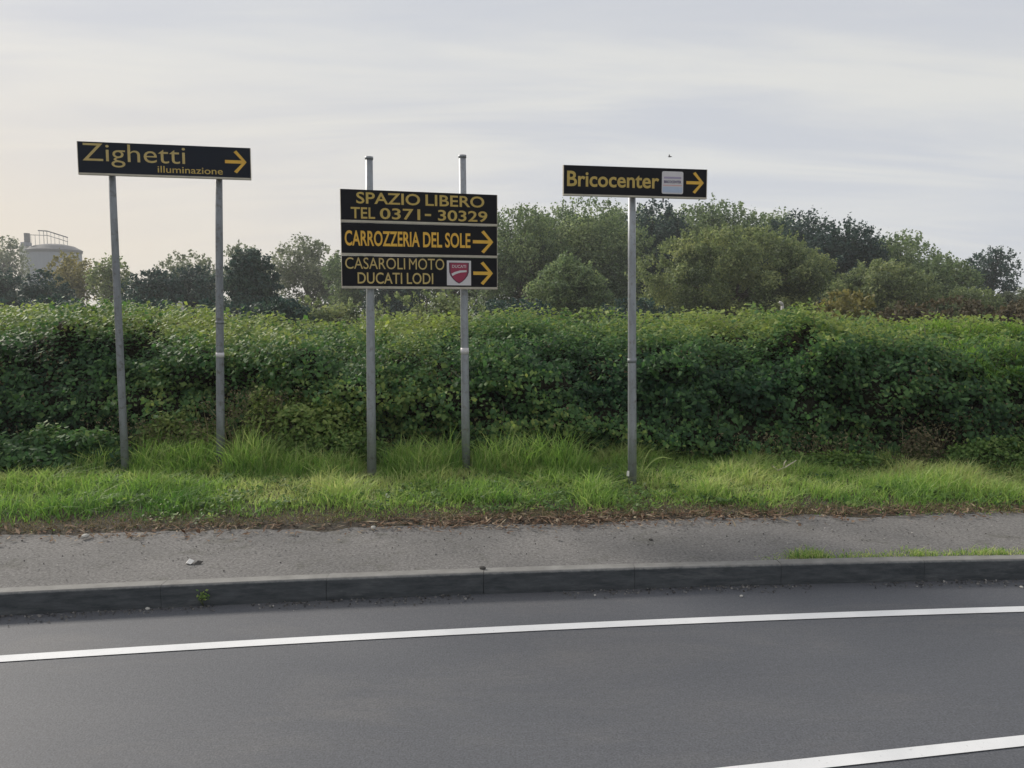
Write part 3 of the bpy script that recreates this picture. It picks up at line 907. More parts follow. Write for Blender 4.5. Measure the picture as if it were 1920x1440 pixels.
# weed in the kerb face
c = Vector(on_z(398, 1112, 0.03)); c.y = float(kerbY(c.x)) - 0.004; r = np.random.default_rng(71)
root = link('kerb_weed', None, loc=(c.x, c.y, 0.0)); tag(root, 'tiny green weed growing against the kerb face at the left', 'weed')
n = 46; P = vstack3(r.normal(size=n) * 0.022, -np.abs(r.normal(size=n)) * 0.012 - 0.003, np.abs(r.normal(size=n)) * 0.022 + 0.045)
V, Fc = leaves(P, np.tile([[0, -0.7, 0.7]], (n, 1)), r.uniform(0.012, 0.024, n), r.uniform(0.008, 0.016, n), 0.3, 0.1, r)
link('leaves', fast_mesh('leaves', V, Fc, {'tint': np.repeat(r.uniform(0.3, 0.9, n), 4)}), M['weeds'], root)
b = MB()
for k in range(5): b.tube([(0, -0.003, 0.0), (random.uniform(-0.02, 0.02), -0.01, 0.035), (random.uniform(-0.03, 0.03), -0.012, 0.06)], [0.0015] * 3, 4)
b.build('stem', M['stalk'], root)

# arching grass leaves beside the single post
def arch_tuft(px, py, Y, specs, label):
    c = at(px, py, Y); root = link('grass_tuft', None, loc=(c.x, c.y, float(gz(c.x, c.y)))); tag(root, label, 'grass tuft')
    for (dx, hh, ln, w) in specs:
        vs = []; n = 9
        for i in range(n + 1):
            s = i / n; x = dx * s ** 1.3; z = hh * math.sin(min(1, s * 1.05) * math.pi * ln) ; ww = w * (1 - s ** 2.2) + 0.001
            vs += [(x, -0.01 * s - ww * 0.25, z - ww * 0.4), (x, -0.01 * s + ww * 0.25, z + ww * 0.6)]
        Fc = np.array([(2 * i, 2 * i + 2, 2 * i + 3, 2 * i + 1) for i in range(n)])
        link('blade', fast_mesh('blade', np.array(vs), Fc, {'tint': np.full(len(vs), 0.72)}, smooth=True), M['grass'], root)


arch_tuft(1200, 885, 6.62, [(0.11, 0.27, 0.5, 0.012), (0.27, 0.2, 0.62, 0.014), (0.04, 0.2, 0.5, 0.01), (-0.06, 0.15, 0.5, 0.01)], 'tuft of long arching grass leaves right beside the single post')
arch_tuft(1100, 870, 6.9, [(-0.1, 0.2, 0.5, 0.01), (0.09, 0.22, 0.5, 0.01), (0.03, 0.26, 0.5, 0.01)], 'tuft of long grass leaves in the gap left of the single post')

# bleached branch on the grass
c = on_z(1440, 878, 0.2)
b = MB(); b.tube([(0, 0, 0.0), (0.07, 0, 0.03), (0.16, 0.0, 0.09)], [0.008, 0.007, 0.003], 6); b.tube([(0.05, 0, 0.02), (0.06, 0.0, 0.07), (0.075, 0, 0.09)], [0.006, 0.005, 0.002], 6)
b.tube([(-0.04, 0, 0.04), (0.0, 0, 0.0)], [0.003, 0.007], 6)
tag(b.build('dead_branch', M['wood_pale'], None, (c.x, c.y - 0.25, c.z + 0.03)), 'small bleached forked branch lying in the grass right of the single post', 'branch')

# white scrap at the foot of the single post
c = at(1177, 888, 6.42)
b = MB(); b.add([(-0.01, 0, -0.02), (0.012, 0, -0.022), (0.014, 0.006, 0.02), (-0.006, 0.002, 0.024), (0.0, 0.01, 0.0)], [(0, 1, 4), (1, 2, 4), (2, 3, 4), (3, 0, 4), (3, 2, 1, 0)])
tag(b.build('paper_scrap', M['paper'], None, c), 'small white scrap caught in the weeds at the foot of the single post', 'litter')


# ------------------------------------------------------------------ road signs
def pole(root, top_px, bot_px, Y, r_top, r_bot, m, cap=False, band=None, joint=None):
    A = at(*top_px, Y); B = at(*bot_px, Y)
    d = (B - A).normalized(); zb = float(gz(B.x, B.y)) - 0.15
    B = A + d * ((zb - A.z) / d.z)
    rl = root.location
    b = MB(); pts = [B + (A - B) * t for t in (0, 0.25, 0.5, 0.75, 1)]
    b.tube([p - rl for p in pts], [r_bot + (r_top - r_bot) * t for t in (0, 0.25, 0.5, 0.75, 1)], 20)
    po = b.build('pole', m, root)
    def ring(name, py0, py1, extra, mm, only_front=False):
        zs = [at(top_px[0], p, Y).z for p in (py0, py1)]
        b = MB(); q = [A + d * ((z_ - A.z) / d.z) for z_ in zs]
        rad = r_bot + (r_top - r_bot) * (q[0] - B).length / (A - B).length
        b.tube([q[0] - rl, q[1] - rl], [rad + extra] * 2, 20); b.build(name, mm, po)
    if cap: ring('pole_cap', top_px[1] - 2, top_px[1] + 3, 0.004, m)
    if band: ring('sticker', band[0], band[1], 0.0015, M['white_film'])
    if joint: ring('collar', joint[0], joint[1], 0.003, M['steel_old'])
    return po


def text_mesh(body, bold=0.0, spacing=1.0):
    cu_ = bpy.data.curves.new('lettering', 'FONT'); cu_.body = body; cu_.size = 1; cu_.offset = bold
    cu_.space_character = spacing; cu_.resolution_u = 4; cu_.extrude = 0.01
    t = bpy.data.objects.new('lettering_tmp', cu_); col.objects.link(t)
    dg = bpy.context.evaluated_depsgraph_get(); dg.update()
    me = bpy.data.meshes.new_from_object(t.evaluated_get(dg)); me.name = 'lettering'
    bpy.data.objects.remove(t); bpy.data.curves.remove(cu_)
    me.materials.clear()
    return me


class Panel:
    """local frame: x right, z up from the lower left corner, front faces -y"""
    def __init__(s, root, W, H, loc, yaw, m, name='sign_panel', rail=0.02):
        s.W, s.H, s.rail = W, H, rail
        b = MB(); b.box(0, W, 0, 0.022, rail, H)
        s.o = b.build(name, m, root, Vector(loc) - root.location, (0, 0, yaw), bevel=0.002)
        b = MB(); b.box(-0.003, W + 0.003, -0.006, 0.026, 0, rail - 0.001); b.box(-0.004, -0.0005, -0.003, 0.024, rail, H); b.box(W + 0.0005, W + 0.004, -0.003, 0.024, rail, H)
        b.build('edge_rail', M['rim'], s.o)
    def uv(s, u, v):     # u from the left, v from the top of the dark face
        return u * s.W, s.H - v * (s.H - s.rail)
    def text(s, body, u0, u1, v0, v1, m, bold=0.0, spacing=1.0, name='lettering'):
        me = text_mesh(body, bold, spacing)
        n = len(me.vertices); co = np.empty(n * 3, dtype=np.float32); me.vertices.foreach_get('co', co); co = co.reshape(-1, 3)
        lo, hi = co.min(0), co.max(0)
        x0, zt = s.uv(u0, v0); x1, zb = s.uv(u1, v1)
        out = np.empty_like(co)
        out[:, 0] = x0 + (co[:, 0] - lo[0]) / (hi[0] - lo[0]) * (x1 - x0)
        out[:, 2] = zb + (co[:, 1] - lo[1]) / (hi[1] - lo[1]) * (zt - zb)
        out[:, 1] = -0.0012 - (co[:, 2] - lo[2]) / (hi[2] - lo[2]) * 0.0012
        me.vertices.foreach_set('co', out.ravel()); me.update()
        return link(name, me, m, s.o)
    def arrow(s, u0, u1, v0, v1, m):
        x0, z1 = s.uv(u0, v0); x1, z0 = s.uv(u1, v1); w, h = x1 - x0, z1 - z0; t = h * 0.17
        cy = (z0 + z1) / 2
        # chevron head with a straight shaft
        hx = x1 - h * 0.52
        poly = [(x0, cy - t * 0.42), (x1 - t * 1.25, cy - t * 0.42), (hx - t * 0.15, z0 + t * 0.45), (hx + t * 0.55, z0), (x1, cy), (hx + t * 0.55, z1), (hx - t * 0.15, z1 - t * 0.45), (x1 - t * 1.25, cy + t * 0.42), (x0, cy + t * 0.42)]
        b = MB(); b.prism(poly, -0.0024, -0.001); return b.build('arrow', m, s.o)
    def shape(s, pts, m, y, name, th=0.0008):
        b = MB(); b.prism([s.uv(*p) for p in pts], -y - th, -y); return b.build(name, m, s.o)


def rrect(u0, u1, v0, v1, ru, rv, n=4):
    out = []
    for cx, cy, a0 in ((u1 - ru, v0 + rv, -90), (u1 - ru, v1 - rv, 0), (u0 + ru, v1 - rv, 90), (u0 + ru, v0 + rv, 180)):
        for i in range(n + 1):
            a = R(a0 + 90 * i / n); out.append((cx + ru * math.cos(a), cy + rv * math.sin(a)))
    return out[::-1]


def brackets(root, pan, xs, zs):
    for zf in zs:
        b = MB(); b.box(pan.W * 0.02, pan.W * 0.98, 0.023, 0.036, pan.H * zf - 0.012, pan.H * zf + 0.012); b.build('back_rail', M['steel_old'], pan.o)


def frame_of(xl, xr, D0, D1, ytl, ybl):
    A = at(xl, ytl, D0); B = at(xl, ybl, D0); C = at(xr, ytl, D1)
    W = math.hypot(C.x - A.x, D1 - D0); yaw = math.atan2(D1 - D0, C.x - A.x)
    return B, W, A.z - B.z, yaw


# left sign
D0, D1 = 6.62, 6.9
B, W, H, yaw = frame_of(148, 471, D0, D1, 264.5, 327)
yp = lambda px, l, rr_, a, b_: a + (b_ - a) * (px - l) / (rr_ - l)
root = link('road_sign', None, loc=(at(310, 880, 6.83).x, 6.83, 0.15))
tag(root, 'wide dark blue grey sign on two thin posts at the left, thin gold lettering', 'road sign', 'dark direction signs on posts along the verge')
pole(root, (208.5, 300), (235, 882), yp(208, 148, 471, D0, D1) + 0.065, 0.028, 0.031, M['steel_old'])
pole(root, (410, 300), (414, 884), yp(410, 148, 471, D0, D1) + 0.07, 0.029, 0.036, M['steel_old'], band=(661, 670), joint=(602, 607))
pan = Panel(root, W, H, B, yaw, M['panel_blue'], rail=0.016)
pan.text('Zighetti', 0.025, 0.613, 0.05, 0.80, M['gold_pale'], -0.004)
pan.text('illuminazione', 0.45, 0.833, 0.70, 0.92, M['gold'], 0.004)
pan.arrow(0.848, 0.978, 0.10, 0.86, M['amber'])
brackets(root, pan, (), (0.3, 0.75))

# three panel sign
D0, D1 = 6.6, 6.95
B, W, H, yaw = frame_of(642, 935, D0, D1, 353.5, 541)
root = link('road_sign', None, loc=(at(785, 880, 6.8).x, 6.8, 0.15))
tag(root, 'three stacked dark panels on two posts in the middle, topped by SPAZIO LIBERO', 'road sign', 'dark direction signs on posts along the verge')
pole(root, (692, 296), (697, 884), yp(692, 642, 935, D0, D1) + 0.07, 0.030, 0.040, M['steel'], cap=True)
pole(root, (867, 293), (874, 880), yp(867, 642, 935, D0, D1) + 0.07, 0.030, 0.037, M['steel'], cap=True, band=(652, 664))
h3 = H / 3
pans = []
for k in range(3):
    p = Panel(root, W, h3 - 0.003, B + Vector((0, 0, h3 * (2 - k) + 0.0015)), yaw, M['panel'], rail=0.02)
    brackets(root, p, (), (0.5,)); pans.append(p)
a, b2, c3 = pans
for w_, u0, u1 in (('SPAZIO', 0.095, 0.495), ('LIBERO', 0.53, 0.915)): a.text(w_, u0, u1, 0.08, 0.46, M['gold'], 0.014)
for w_, u0, u1 in (('TEL', 0.06, 0.21), ('0371', 0.24, 0.495), ('30329', 0.61, 0.935)): a.text(w_, u0, u1, 0.58, 0.95, M['gold'], 0.014)
a.text('-', 0.525, 0.565, 0.73, 0.80, M['gold'])
for w_, u0, u1 in (('CARROZZERIA', 0.02, 0.49), ('DEL', 0.512, 0.635), ('SOLE', 0.655, 0.822)): b2.text(w_, u0, u1, 0.25, 0.76, M['amber'], 0.02)
b2.arrow(0.838, 0.975, 0.14, 0.93, M['amber'])
for w_, u0, u1 in (('CASAROLI', 0.02, 0.395), ('MOTO', 0.42, 0.648)): c3.text(w_, u0, u1, 0.05, 0.43, M['gold_pale'], 0.0)
for w_, u0, u1 in (('DUCATI', 0.095, 0.375), ('LODI', 0.405, 0.575)): c3.text(w_, u0, u1, 0.54, 0.92, M['gold_pale'], 0.008)
c3.arrow(0.84, 0.972, 0.12, 0.93, M['amber'])
c3.shape([(0.665, 0.1), (0.825, 0.1), (0.825, 0.95), (0.665, 0.95)], M['white_film'], 0.001, 'emblem_ground')
cu0, cu1 = 0.679, 0.811; um = (cu0 + cu1) / 2


def shield(k):
    w = (cu1 - cu0) / 2 * k; out = [(um - w, 0.17 + 0.03 * (1 - k) * 5), (um + w, 0.17 + 0.03 * (1 - k) * 5)]
    for v, f in ((0.5, 0.98), (0.62, 0.86), (0.74, 0.6), (0.83, 0.3)): out.append((um + w * f, v * (1 if k == 1 else 0.97)))
    out.append((um, 0.89 if k == 1 else 0.85))
    for v, f in ((0.83, 0.3), (0.74, 0.6), (0.62, 0.86), (0.5, 0.98)): out.append((um - w * f, v * (1 if k == 1 else 0.97)))
    return out[::-1]


c3.shape(shield(1), M['maroon_film'], 0.0022, 'shield_border')
c3.shape(shield(0.86), M['red_film'], 0.0034, 'shield')
c3.text('DUCATI', um - 0.046, um + 0.046, 0.25, 0.35, M['white_film'], 0.01, name='emblem_lettering').location.y = -0.0036
c3.shape([(um + 0.05, 0.43), (um + 0.05, 0.49), (um + 0.01, 0.51), (um - 0.02, 0.56), (um - 0.045, 0.63), (um - 0.05, 0.55), (um - 0.028, 0.49), (um + 0.005, 0.44)][::-1], M['white_film'], 0.0046, 'swoosh')

# right sign on its single post
D0, D1 = 6.33, 6.54
B, W, H, yaw = frame_of(1057, 1325, D0, D1, 309, 366.5)
root = link('road_sign', None, loc=(at(1185, 905, 6.5).x, 6.5, 0.15))
tag(root, 'dark sign on a single post at the right, bold gold name and pale square emblem', 'road sign', 'dark direction signs on posts along the verge')
pole(root, (1184.5, 330), (1185.5, 907), 6.33 + 0.1 + 0.07, 0.030, 0.0365, M['steel'], joint=(672, 680))
pan = Panel(root, W, H, B, yaw, M['panel'], rail=0.014)
pan.text('Bricocenter', 0.022, 0.66, 0.20, 0.74, M['gold'], 0.018)
pan.arrow(0.855, 0.98, 0.10, 0.88, M['amber'])
pan.shape(rrect(0.68, 0.832, 0.11, 0.91, 0.012, 0.06), M['white_film'], 0.001, 'emblem_ground')
pan.shape(rrect(0.686, 0.826, 0.66, 0.86, 0.008, 0.04), M['blue_film'], 0.0022, 'emblem_foot')
pan.shape([(0.695, 0.3), (0.817, 0.3), (0.817, 0.37), (0.695, 0.37)][::-1], M['lilac_film'], 0.0022, 'emblem_bar')
pan.text('BRICOCENTER', 0.695, 0.817, 0.43, 0.53, M['navy_film'], 0.02, name='emblem_lettering').location.y = -0.001
pan.shape([(0.69, 0.59), (0.822, 0.59), (0.822, 0.62), (0.69, 0.62)][::-1], M['salmon_film'], 0.0022, 'emblem_stripe')
brackets(root, pan, (), (0.3, 0.75))
# clamp hanging under the panel
b = MB(); b.box(-0.006, 0.006, 0.024, 0.03, -0.03, 0.0)
b.build('tab', M['steel_old'], pan.o, (W * 0.7, 0, 0))


# ------------------------------------------------------------------ trees beyond the hedge
TM = {
    'olive': m_leaf('olive tree leaves', (0.07, 0.1, 0.045), (0.19, 0.24, 0.11), (0.36, 0.39, 0.17), 0.4, rough=0.6),
    'green': m_leaf('mid green tree leaves', (0.05, 0.085, 0.045), (0.15, 0.21, 0.1), (0.32, 0.38, 0.18), 0.4, rough=0.6),
    'dark': m_leaf('dark blue green tree leaves', (0.01, 0.03, 0.03), (0.03, 0.068, 0.058), (0.085, 0.14, 0.09), 0.2, rough=0.6),
    'grey': m_leaf('grey green tree leaves', (0.08, 0.1, 0.065), (0.17, 0.2, 0.125), (0.3, 0.32, 0.2), 0.4, rough=0.6),
    'yellow': m_leaf('yellowing tree leaves', (0.1, 0.1, 0.04), (0.2, 0.19, 0.075), (0.34, 0.29, 0.11), 0.35, rough=0.6),
    'brown': m_leaf('brownish shrub leaves', (0.05, 0.045, 0.025), (0.095, 0.08, 0.045), (0.15, 0.12, 0.07), 0.25, rough=0.7),
}


def tree(name, label, cx, top, wpx, Y, kind, seed, lowpx=612, dens=1.0, clumps=46, gap=0.0, taper=0.0, spiky=0.0, group='trees beyond the hedge', cat='tree', trunk_vis=False, fine=1.0):
    r = np.random.default_rng(seed)
    topP = at(cx, top, Y); lowP = at(cx, lowpx, Y)
    zt, zl = topP.z, max(0.15, lowP.z); cxw = topP.x
    if cat == 'tree' and 940 < cx < 1850: wpx = wpx * 1.22; clumps = int(clumps * 1.35)
    hw = wpx / 2 / F_PX * Y; hh = (zt - zl) / 2; zc = (zt + zl) / 2
    root = link(name, None, loc=(cxw, Y, 0)); tag(root, label, cat, group)
    dep = min(hw, hh * 1.3) * 0.85
    cr = 0.31 * min(hw, hh) * (46 / clumps) ** 0.3
    # clump centres fill an uneven ellipsoid shell
    cs = []
    while len(cs) < clumps:
        v = r.normal(size=3); v /= np.linalg.norm(v); q = r.uniform(0.12, 1.0) ** 0.5
        k = 0.82 + 0.36 * float(fbm(np.array([v * 1.4 + seed * 3.1]), 2)[0])
        wz = 1 - taper * max(0, v[2]) * 0.6
        if v[2] < 0: wz /= math.sqrt(1 - 0.8 * v[2] ** 2)
        p = np.array([v[0] * (hw - cr * 0.7) * q * k * wz, v[1] * dep * q * k * wz, v[2] * (hh - cr * 0.7) * q * min(1.0, k + 0.05)])
        cs.append(p)
    cs = np.array(cs)
    lsz = max(0.12, 4.3 / F_PX * Y) * fine
    P = []; N = []; T = []
    for i, c in enumerate(cs):
        rr_ = cr * r.uniform(0.65, 1.25); n = int(dens * 300 * (rr_ / cr) ** 2 * min(2.2, max(0.7, (cr / (lsz * 5)) ** 1.2)))
        dv = unit(r.normal(size=(n, 3)))
        q = r.random(n) ** 0.45
        pk = dv * (q * rr_ * (0.8 + 0.5 * fbm(dv * 2 + i, 2)))[:, None]
        pk[:, 0] *= 1.15
        if spiky > 0: pk[:, 2] = np.where(r.random(n) < 0.3, np.abs(pk[:, 2]) * (1 + spiky * r.random(n)), pk[:, 2])
        P.append(c + pk); N.append(dv * 0.6 + np.array([0, 0, 0.7])); T.append(np.clip(0.45 + r.normal() * 0.26 + 0.16 * c[2] / hh + r.normal(size=n) * 0.2, 0, 1))
    # sprigs that break the outline
    ns = int(clumps * 2.2)
    for i in range(ns):
        v = r.normal(size=3); v /= np.linalg.norm(v); v[2] = abs(v[2]) if r.random() < 0.8 else v[2]
        s = np.array([v[0] * hw * (1 - taper * max(0, v[2]) * 0.6), v[1] * dep, v[2] * hh]) * r.uniform(0.82, 0.97)
        m_ = int(14 * dens) + 4; tl = r.uniform(0.06, 0.16) * hh * (1 + spiky * 0.7)
        dv = v + np.array([0, 0, 0.5 + spiky]) + r.normal(size=3) * 0.3; dv /= np.linalg.norm(dv)
        P.append(s + dv * np.linspace(0, 1, m_)[:, None] * tl + r.normal(size=(m_, 3)) * lsz * 0.45); N.append(r.normal(size=(m_, 3))); T.append(np.clip(0.5 + r.normal(size=m_) * 0.18, 0, 1))
    P = np.concatenate(P); N = np.concatenate(N); T = np.concatenate(T)
    if gap > 0:
        g_ = fbm(P / max(0.3, cr * 0.8) + seed, 3); k_ = (g_ > 0.5 - (0.5 - gap) * 0.35) | (r.random(len(P)) < 0.06)
        P, N, T = P[k_], N[k_], T[k_]
    P[:, 2] += zc
    k_ = P[:, 2] > 0.05; P, N, T = P[k_], N[k_], T[k_]; n = len(P)
    L = lsz * r.uniform(0.7, 1.5, n)
    V, Fc = leaves(P, N, L, L * 0.7, 0.2, 0.15, r, 0.6)
    link('crown', fast_mesh('crown', V, Fc, {'tint': np.repeat(T, 4)}), TM[kind], root)
    b = MB(); tr = 0.035 * (zt) ** 0.9 + 0.03
    b.tube([(0, 0, -0.05), (0.02 * zt, 0, zt * 0.3), (-0.01 * zt, 0.01 * zt, zt * 0.6), (0, 0, zt * 0.88)], [tr, tr * 0.8, tr * 0.5, tr * 0.12], 8, False)
    pick = r.choice(len(cs), min(len(cs), 16), replace=False)
    for i in pick:
        e = cs[i] + np.array([0, 0, zc]); z0 = r.uniform(0.18, 0.55) * zt; z0 = min(z0, max(0.3, e[2] - 0.1))
        mid_ = np.array([e[0] * 0.45, e[1] * 0.45, z0 + (e[2] - z0) * 0.6])
        b.tube([(0.01 * zt, 0, z0), mid_, e], [tr * 0.42, tr * 0.28, tr * 0.07], 6, False)
    b.build('trunk', M['bark'], root)
    return root


TREES = [
    # label, cx, top, width, Y, kind, low, dens, clumps, gap, taper, spiky
    ('very pale sparse tree left of the grey silo', 12, 446, 80, 130, 'grey', 600, 0.45, 40, 0.3, 0.2, 0, {}),
    ('dark bushy tree at the far left edge', 5, 505, 85, 60, 'dark', 615, 1.0, 34, 0, 0.2, 0, {}),
    ('low dark bush in front of the silo foot', 85, 508, 90, 52, 'dark', 615, 1.0, 34, 0, 0, 0, {}),
    ('sparse yellowing tree in front of the silo', 130, 472, 100, 75, 'yellow', 600, 0.7, 40, 0.2, 0.1, 0, {}),
    ('brownish tree behind the left post of the left sign', 205, 478, 80, 70, 'olive', 610, 0.75, 38, 0.15, 0.1, 0, {}),
    ('low dark tree between the two left posts', 285, 506, 120, 55, 'dark', 615, 1.0, 40, 0, 0, 0, {}),
    ('grey green tree just left of the second post', 350, 472, 150, 80, 'grey', 605, 0.8, 50, 0.15, 0.1, 0, {}),
    ('dark tree crown seen through the second post', 372, 498, 130, 58, 'dark', 615, 1.0, 40, 0, 0, 0, {}),
    ('pale tree rising behind the round dark tree', 455, 456, 90, 85, 'grey', 605, 0.75, 44, 0.15, 0.2, 0, {}),
    ('dense dark rounded evergreen right of the second post', 470, 468, 112, 50, 'dark', 625, 1.7, 60, 0, 0.25, 0, {}),
    ('pale airy tree left of the three panel sign', 575, 446, 150, 75, 'grey', 610, 0.85, 60, 0.15, 0.1, 0, {}),
    ('olive tree partly behind the left edge of the three panel sign', 655, 470, 110, 66, 'green', 612, 0.9, 44, 0.1, 0.1, 0, {}),
    ('dark tree behind the middle of the three panel sign', 735, 490, 130, 60, 'dark', 615, 1.0, 44, 0, 0.1, 0, {}),
    ('green tree behind the right part of the three panel sign', 850, 440, 170, 62, 'green', 615, 0.95, 50, 0.05, 0.1, 0, {}),
    ('tall mid green tree right of the three panel sign', 985, 390, 160, 55, 'green', 625, 1.15, 70, 0.05, 0.1, 0.4, {}),
    ('highest green tree, left of the single post under its sign', 1110, 374, 200, 58, 'green', 625, 1.2, 80, 0.05, 0.1, 0.4, {}),
    ('small light green tree in front of the tall trees left of the single post', 1065, 480, 150, 40, 'green', 640, 1.1, 60, 0.1, 0.95, 0.2, {}),
    ('dark tree directly behind the single post', 1225, 380, 130, 62, 'dark', 625, 1.3, 66, 0, 0.15, 0.2, {}),
    ('dark green crown peeking over the olive tree', 1345, 377, 180, 64, 'green', 620, 1.1, 60, 0.05, 0.1, 0.3, {}),
    ('broad rounded olive tree right of the single post', 1375, 422, 325, 42, 'olive', 650, 1.5, 130, 0, 0.1, 0, {}),
    ('dark spiky topped tree behind the olive tree', 1500, 400, 150, 60, 'dark', 620, 1.2, 66, 0, 0.15, 0.6, {}),
    ('dark blue green tree sloping down to the right', 1585, 420, 140, 56, 'dark', 625, 1.3, 66, 0, 0.2, 0.7, {}),
    ('mid green pointed tree in the right tree line', 1690, 440, 150, 58, 'green', 620, 1.0, 60, 0.05, 0.2, 0.7, {}),
    ('low olive tree in front at the right', 1655, 490, 180, 46, 'olive', 640, 1.2, 66, 0, 0.1, 0, {}),
    ('green bush sloping toward the lone right tree', 1765, 482, 120, 52, 'green', 630, 1.1, 50, 0, 0.1, 0.3, {}),
    ('lone round tree with sky showing through at the far right', 1864, 463, 104, 70, 'dark', 575, 0.75, 40, 0.28, 0.1, 0, {}),
    ('mid green tree rising just behind the single post', 1180, 386, 150, 68, 'green', 620, 1.1, 60, 0, 0.1, 0.2, {}),
    ('green tree between the single post and the broad olive tree', 1285, 386, 150, 66, 'green', 620, 1.1, 60, 0, 0.1, 0.2, {}),
    ('dark filling tree between the two tall green trees', 1040, 400, 150, 66, 'green', 620, 1.1, 60, 0, 0.1, 0.2, {}),
    ('olive green tree behind the right shoulder of the olive tree', 1440, 396, 150, 66, 'green', 620, 1.1, 60, 0, 0.1, 0.3, {}),
    ('dark green tree filling the dip in the right tree line', 1640, 452, 130, 62, 'dark', 620, 1.1, 60, 0, 0.15, 0.4, {}),
    ('grey green bush below the lone tree at the right edge', 1910, 545, 110, 50, 'grey', 635, 1.0, 44, 0, 0.1, 0, {}),
    ('dull green bush between the olive tree and the lone tree', 1815, 540, 120, 44, 'olive', 640, 1.0, 40, 0, 0, 0, {}),
    ('low green bush cut off by the right edge of the view', 1962, 535, 130, 60, 'green', 625, 0.9, 40, 0.05, 0.1, 0, {}),
]
for i, (lab, cx, top, w, Y, kd, lo, de, cl_, gp, tp, sk, kw) in enumerate(TREES):
    tree('broadleaf_tree', lab, cx, top, w, Y, kd, 100 + i, lo, de, cl_, gp, tp, sk, **kw)
SHRUBS = [
    ('brown scrub behind the hedge below the three panel sign', 800, 548, 240, 32, 'olive', 700),
    ('brown green scrub behind the hedge left of the three panel sign', 610, 556, 190, 34, 'olive', 680),
    ('brown and yellow scrub behind the hedge at the right', 1590, 548, 120, 24, 'yellow', 700),
    ('dull brown scrub along the hedge top at the far right', 1760, 560, 260, 26, 'brown', 700),
    ('dark scrub along the hedge top between the left posts', 330, 556, 330, 34, 'dark', 690),
    ('dark scrub behind the hedge at the far left', 90, 555, 300, 36, 'dark', 680),
    ('dark scrub behind the hedge right of the round evergreen', 520, 560, 150, 33, 'dark', 690),
    ('dark scrub behind the hedge at the right end of the three panel sign', 960, 558, 180, 34, 'dark', 690),
    ('dark scrub behind the hedge at the single post', 1190, 560, 150, 34, 'dark', 690),
    ('brownish scrub at the right edge behind the hedge', 1930, 562, 160, 28, 'brown', 700),
]
for i, (lab, cx, top, w, Y, kd, lo) in enumerate(SHRUBS):
    tree('shrub', lab, cx, top, w, Y, kd, 300 + i, lo, 0.8, 26, 0, 0, 0.3, group='scrub behind the hedge', cat='shrub')


# short posts standing behind the hedge
for px, py, lab in ((341, 566, 'thin white marker post sticking up behind the hedge near the second post'), (1467, 566, 'short pale post with a bent top behind the hedge at the right')):
    Y = 11.5; t = at(px, py, Y)
    root = link('marker_post', None, loc=(t.x, Y, 0)); tag(root, lab, 'post', 'short posts behind the hedge')
    b = MB(); b.tube([(0, 0, -0.03), (0, 0, t.z - 0.05)], [0.022, 0.022], 8); b.build('post', M['concrete'], root)
    b = MB(); b.tube([(0, 0, t.z - 0.05), (-0.01, 0, t.z - 0.02), (-0.045, 0, t.z)], [0.024, 0.022, 0.016], 8); b.build('post_head', M['concrete'], root)

# ------------------------------------------------------------------ silo
Y = 200.0; c = at(102, 470, Y); rad = 45.0 / F_PX * Y
root = link('silo', None, loc=(c.x, Y, 0)); tag(root, 'grey cylindrical silo with railings on its roof beyond the trees at the left', 'silo')
zw = at(102, 468, Y).z; zr = at(102, 457, Y).z
b = MB(); b.lathe([(rad, -0.05), (rad, zw - 0.8)], 40); b.build('tank_wall', M['tank'], root)
b = MB(); b.lathe([(rad + 0.15, zw - 0.9), (rad + 0.3, zw - 0.2), (rad * 0.75, zw + (zr - zw) * 0.55), (rad * 0.4, zw + (zr - zw) * 0.88), (0.01, zr)], 40)
b.build('roof', M['tank_dark'], root)
gt_ = at(100, 433, Y).z
def sx(px): return (px - 102) / F_PX * Y
b = MB()
b.tube([(sx(78), -1, at(0, 433, Y).z), (sx(95), -1, at(0, 434, Y).z), (sx(132), -1, at(0, 446, Y).z)], [0.14, 0.14, 0.14], 6)
b.tube([(sx(62), -1, at(0, 441, Y).z), (sx(95), -1, at(0, 442, Y).z), (sx(132), -1, at(0, 454, Y).z)], [0.08, 0.08, 0.08], 6)
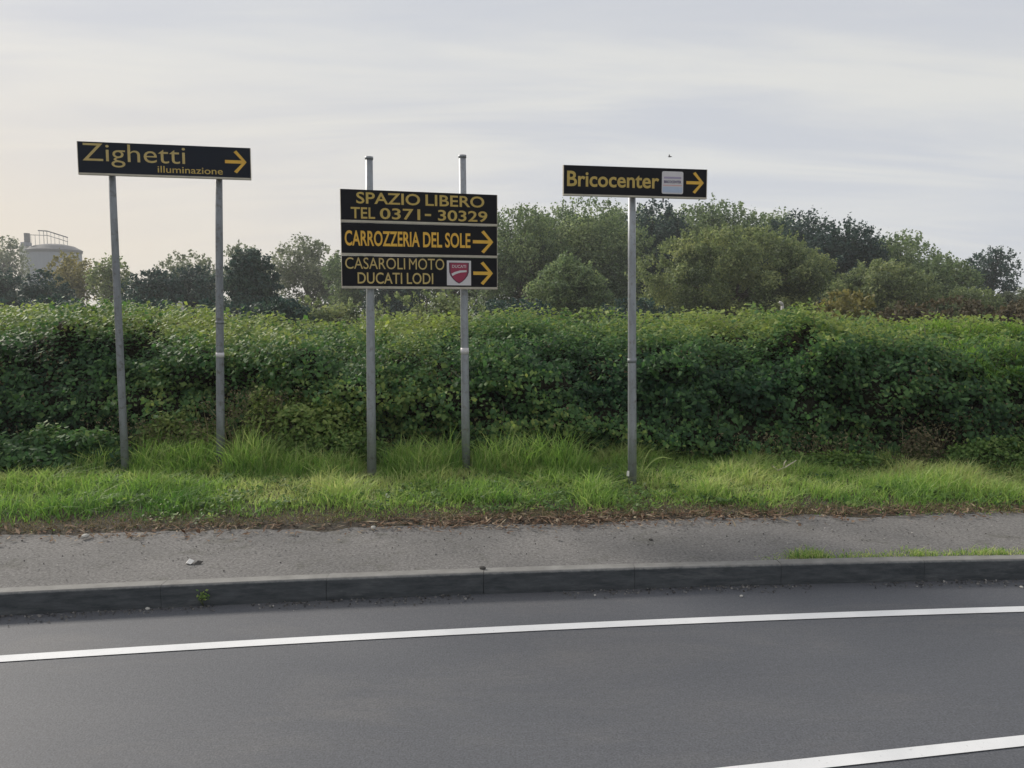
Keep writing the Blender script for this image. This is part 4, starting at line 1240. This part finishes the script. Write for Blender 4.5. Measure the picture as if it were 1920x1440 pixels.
b.build('handrail', M['tank_dark'], root)
for px in (64, 72, 80, 88, 94, 101, 108, 116, 124, 131):
    b = MB(); b.tube([(sx(px), -1, zw), (sx(px), -1, at(0, 434 + max(0, px - 95) * 0.33 if px > 76 else 441, Y).z)], [0.07, 0.07], 5); b.build('rail_post', M['tank_dark'] if px in (88, 94) else M['tank_pale'], root)
b = MB(); b.box(sx(54), sx(61), -1.6, -0.6, at(0, 455, Y).z, at(0, 438, Y).z); b.build('roof_cabin', M['tank_dark'], root)
b = MB(); b.box(sx(45.5), sx(57.5), -1.8, -0.3, 0, at(0, 462, Y).z); b.build('ladder_cage', M['tank_pale'], root)
b = MB(); b.box(sx(49), sx(60), -2.0, 0.2, at(0, 462, Y).z + 0.02, at(0, 455, Y).z - 0.02); b.build('landing', M['tank'], root)

# ------------------------------------------------------------------ bird high above the right sign
c = at(1256, 294, 40.0)
root = link('bird', None, loc=c); tag(root, 'tiny dark bird flying in the sky above the right sign', 'bird')
b = MB(); b.tube([(-0.1, 0, 0), (-0.05, 0, 0.0), (0.02, 0, 0.005), (0.08, 0, 0.01), (0.11, 0, 0.0)], [0.006, 0.022, 0.028, 0.018, 0.004], 8); b.build('body', M['feather'], root)
for s in (1, -1):
    b = MB(); b.prism([(0.04, 0.0), (0.0, 0.02), (-0.02, 0.09), (-0.05, 0.13), (-0.045, 0.06), (-0.03, 0.0)], -0.003, 0.003)
    b.build('wing', M['feather'], root, (0, 0.015 * s, 0.01), (R(-35 * s), 0, 0))

# ------------------------------------------------------------------ air
hz, n_, l_, bs = mat('haze')
n_.remove(bs); pv = n_.new('ShaderNodeVolumePrincipled')
pv.inputs['Color'].default_value = (0.93, 0.95, 1.0, 1); pv.inputs['Density'].default_value = 0.00085; pv.inputs['Anisotropy'].default_value = 0.2
l_.new(pv.outputs[0], n_['Material Output'].inputs['Volume'])
b = MB(); b.box(-720, 720, -720, 720, -1.1, 21.0)
o = b.build('haze', hz); tag(o, 'thin pale haze in the air over the whole place', 'haze', kind='stuff')
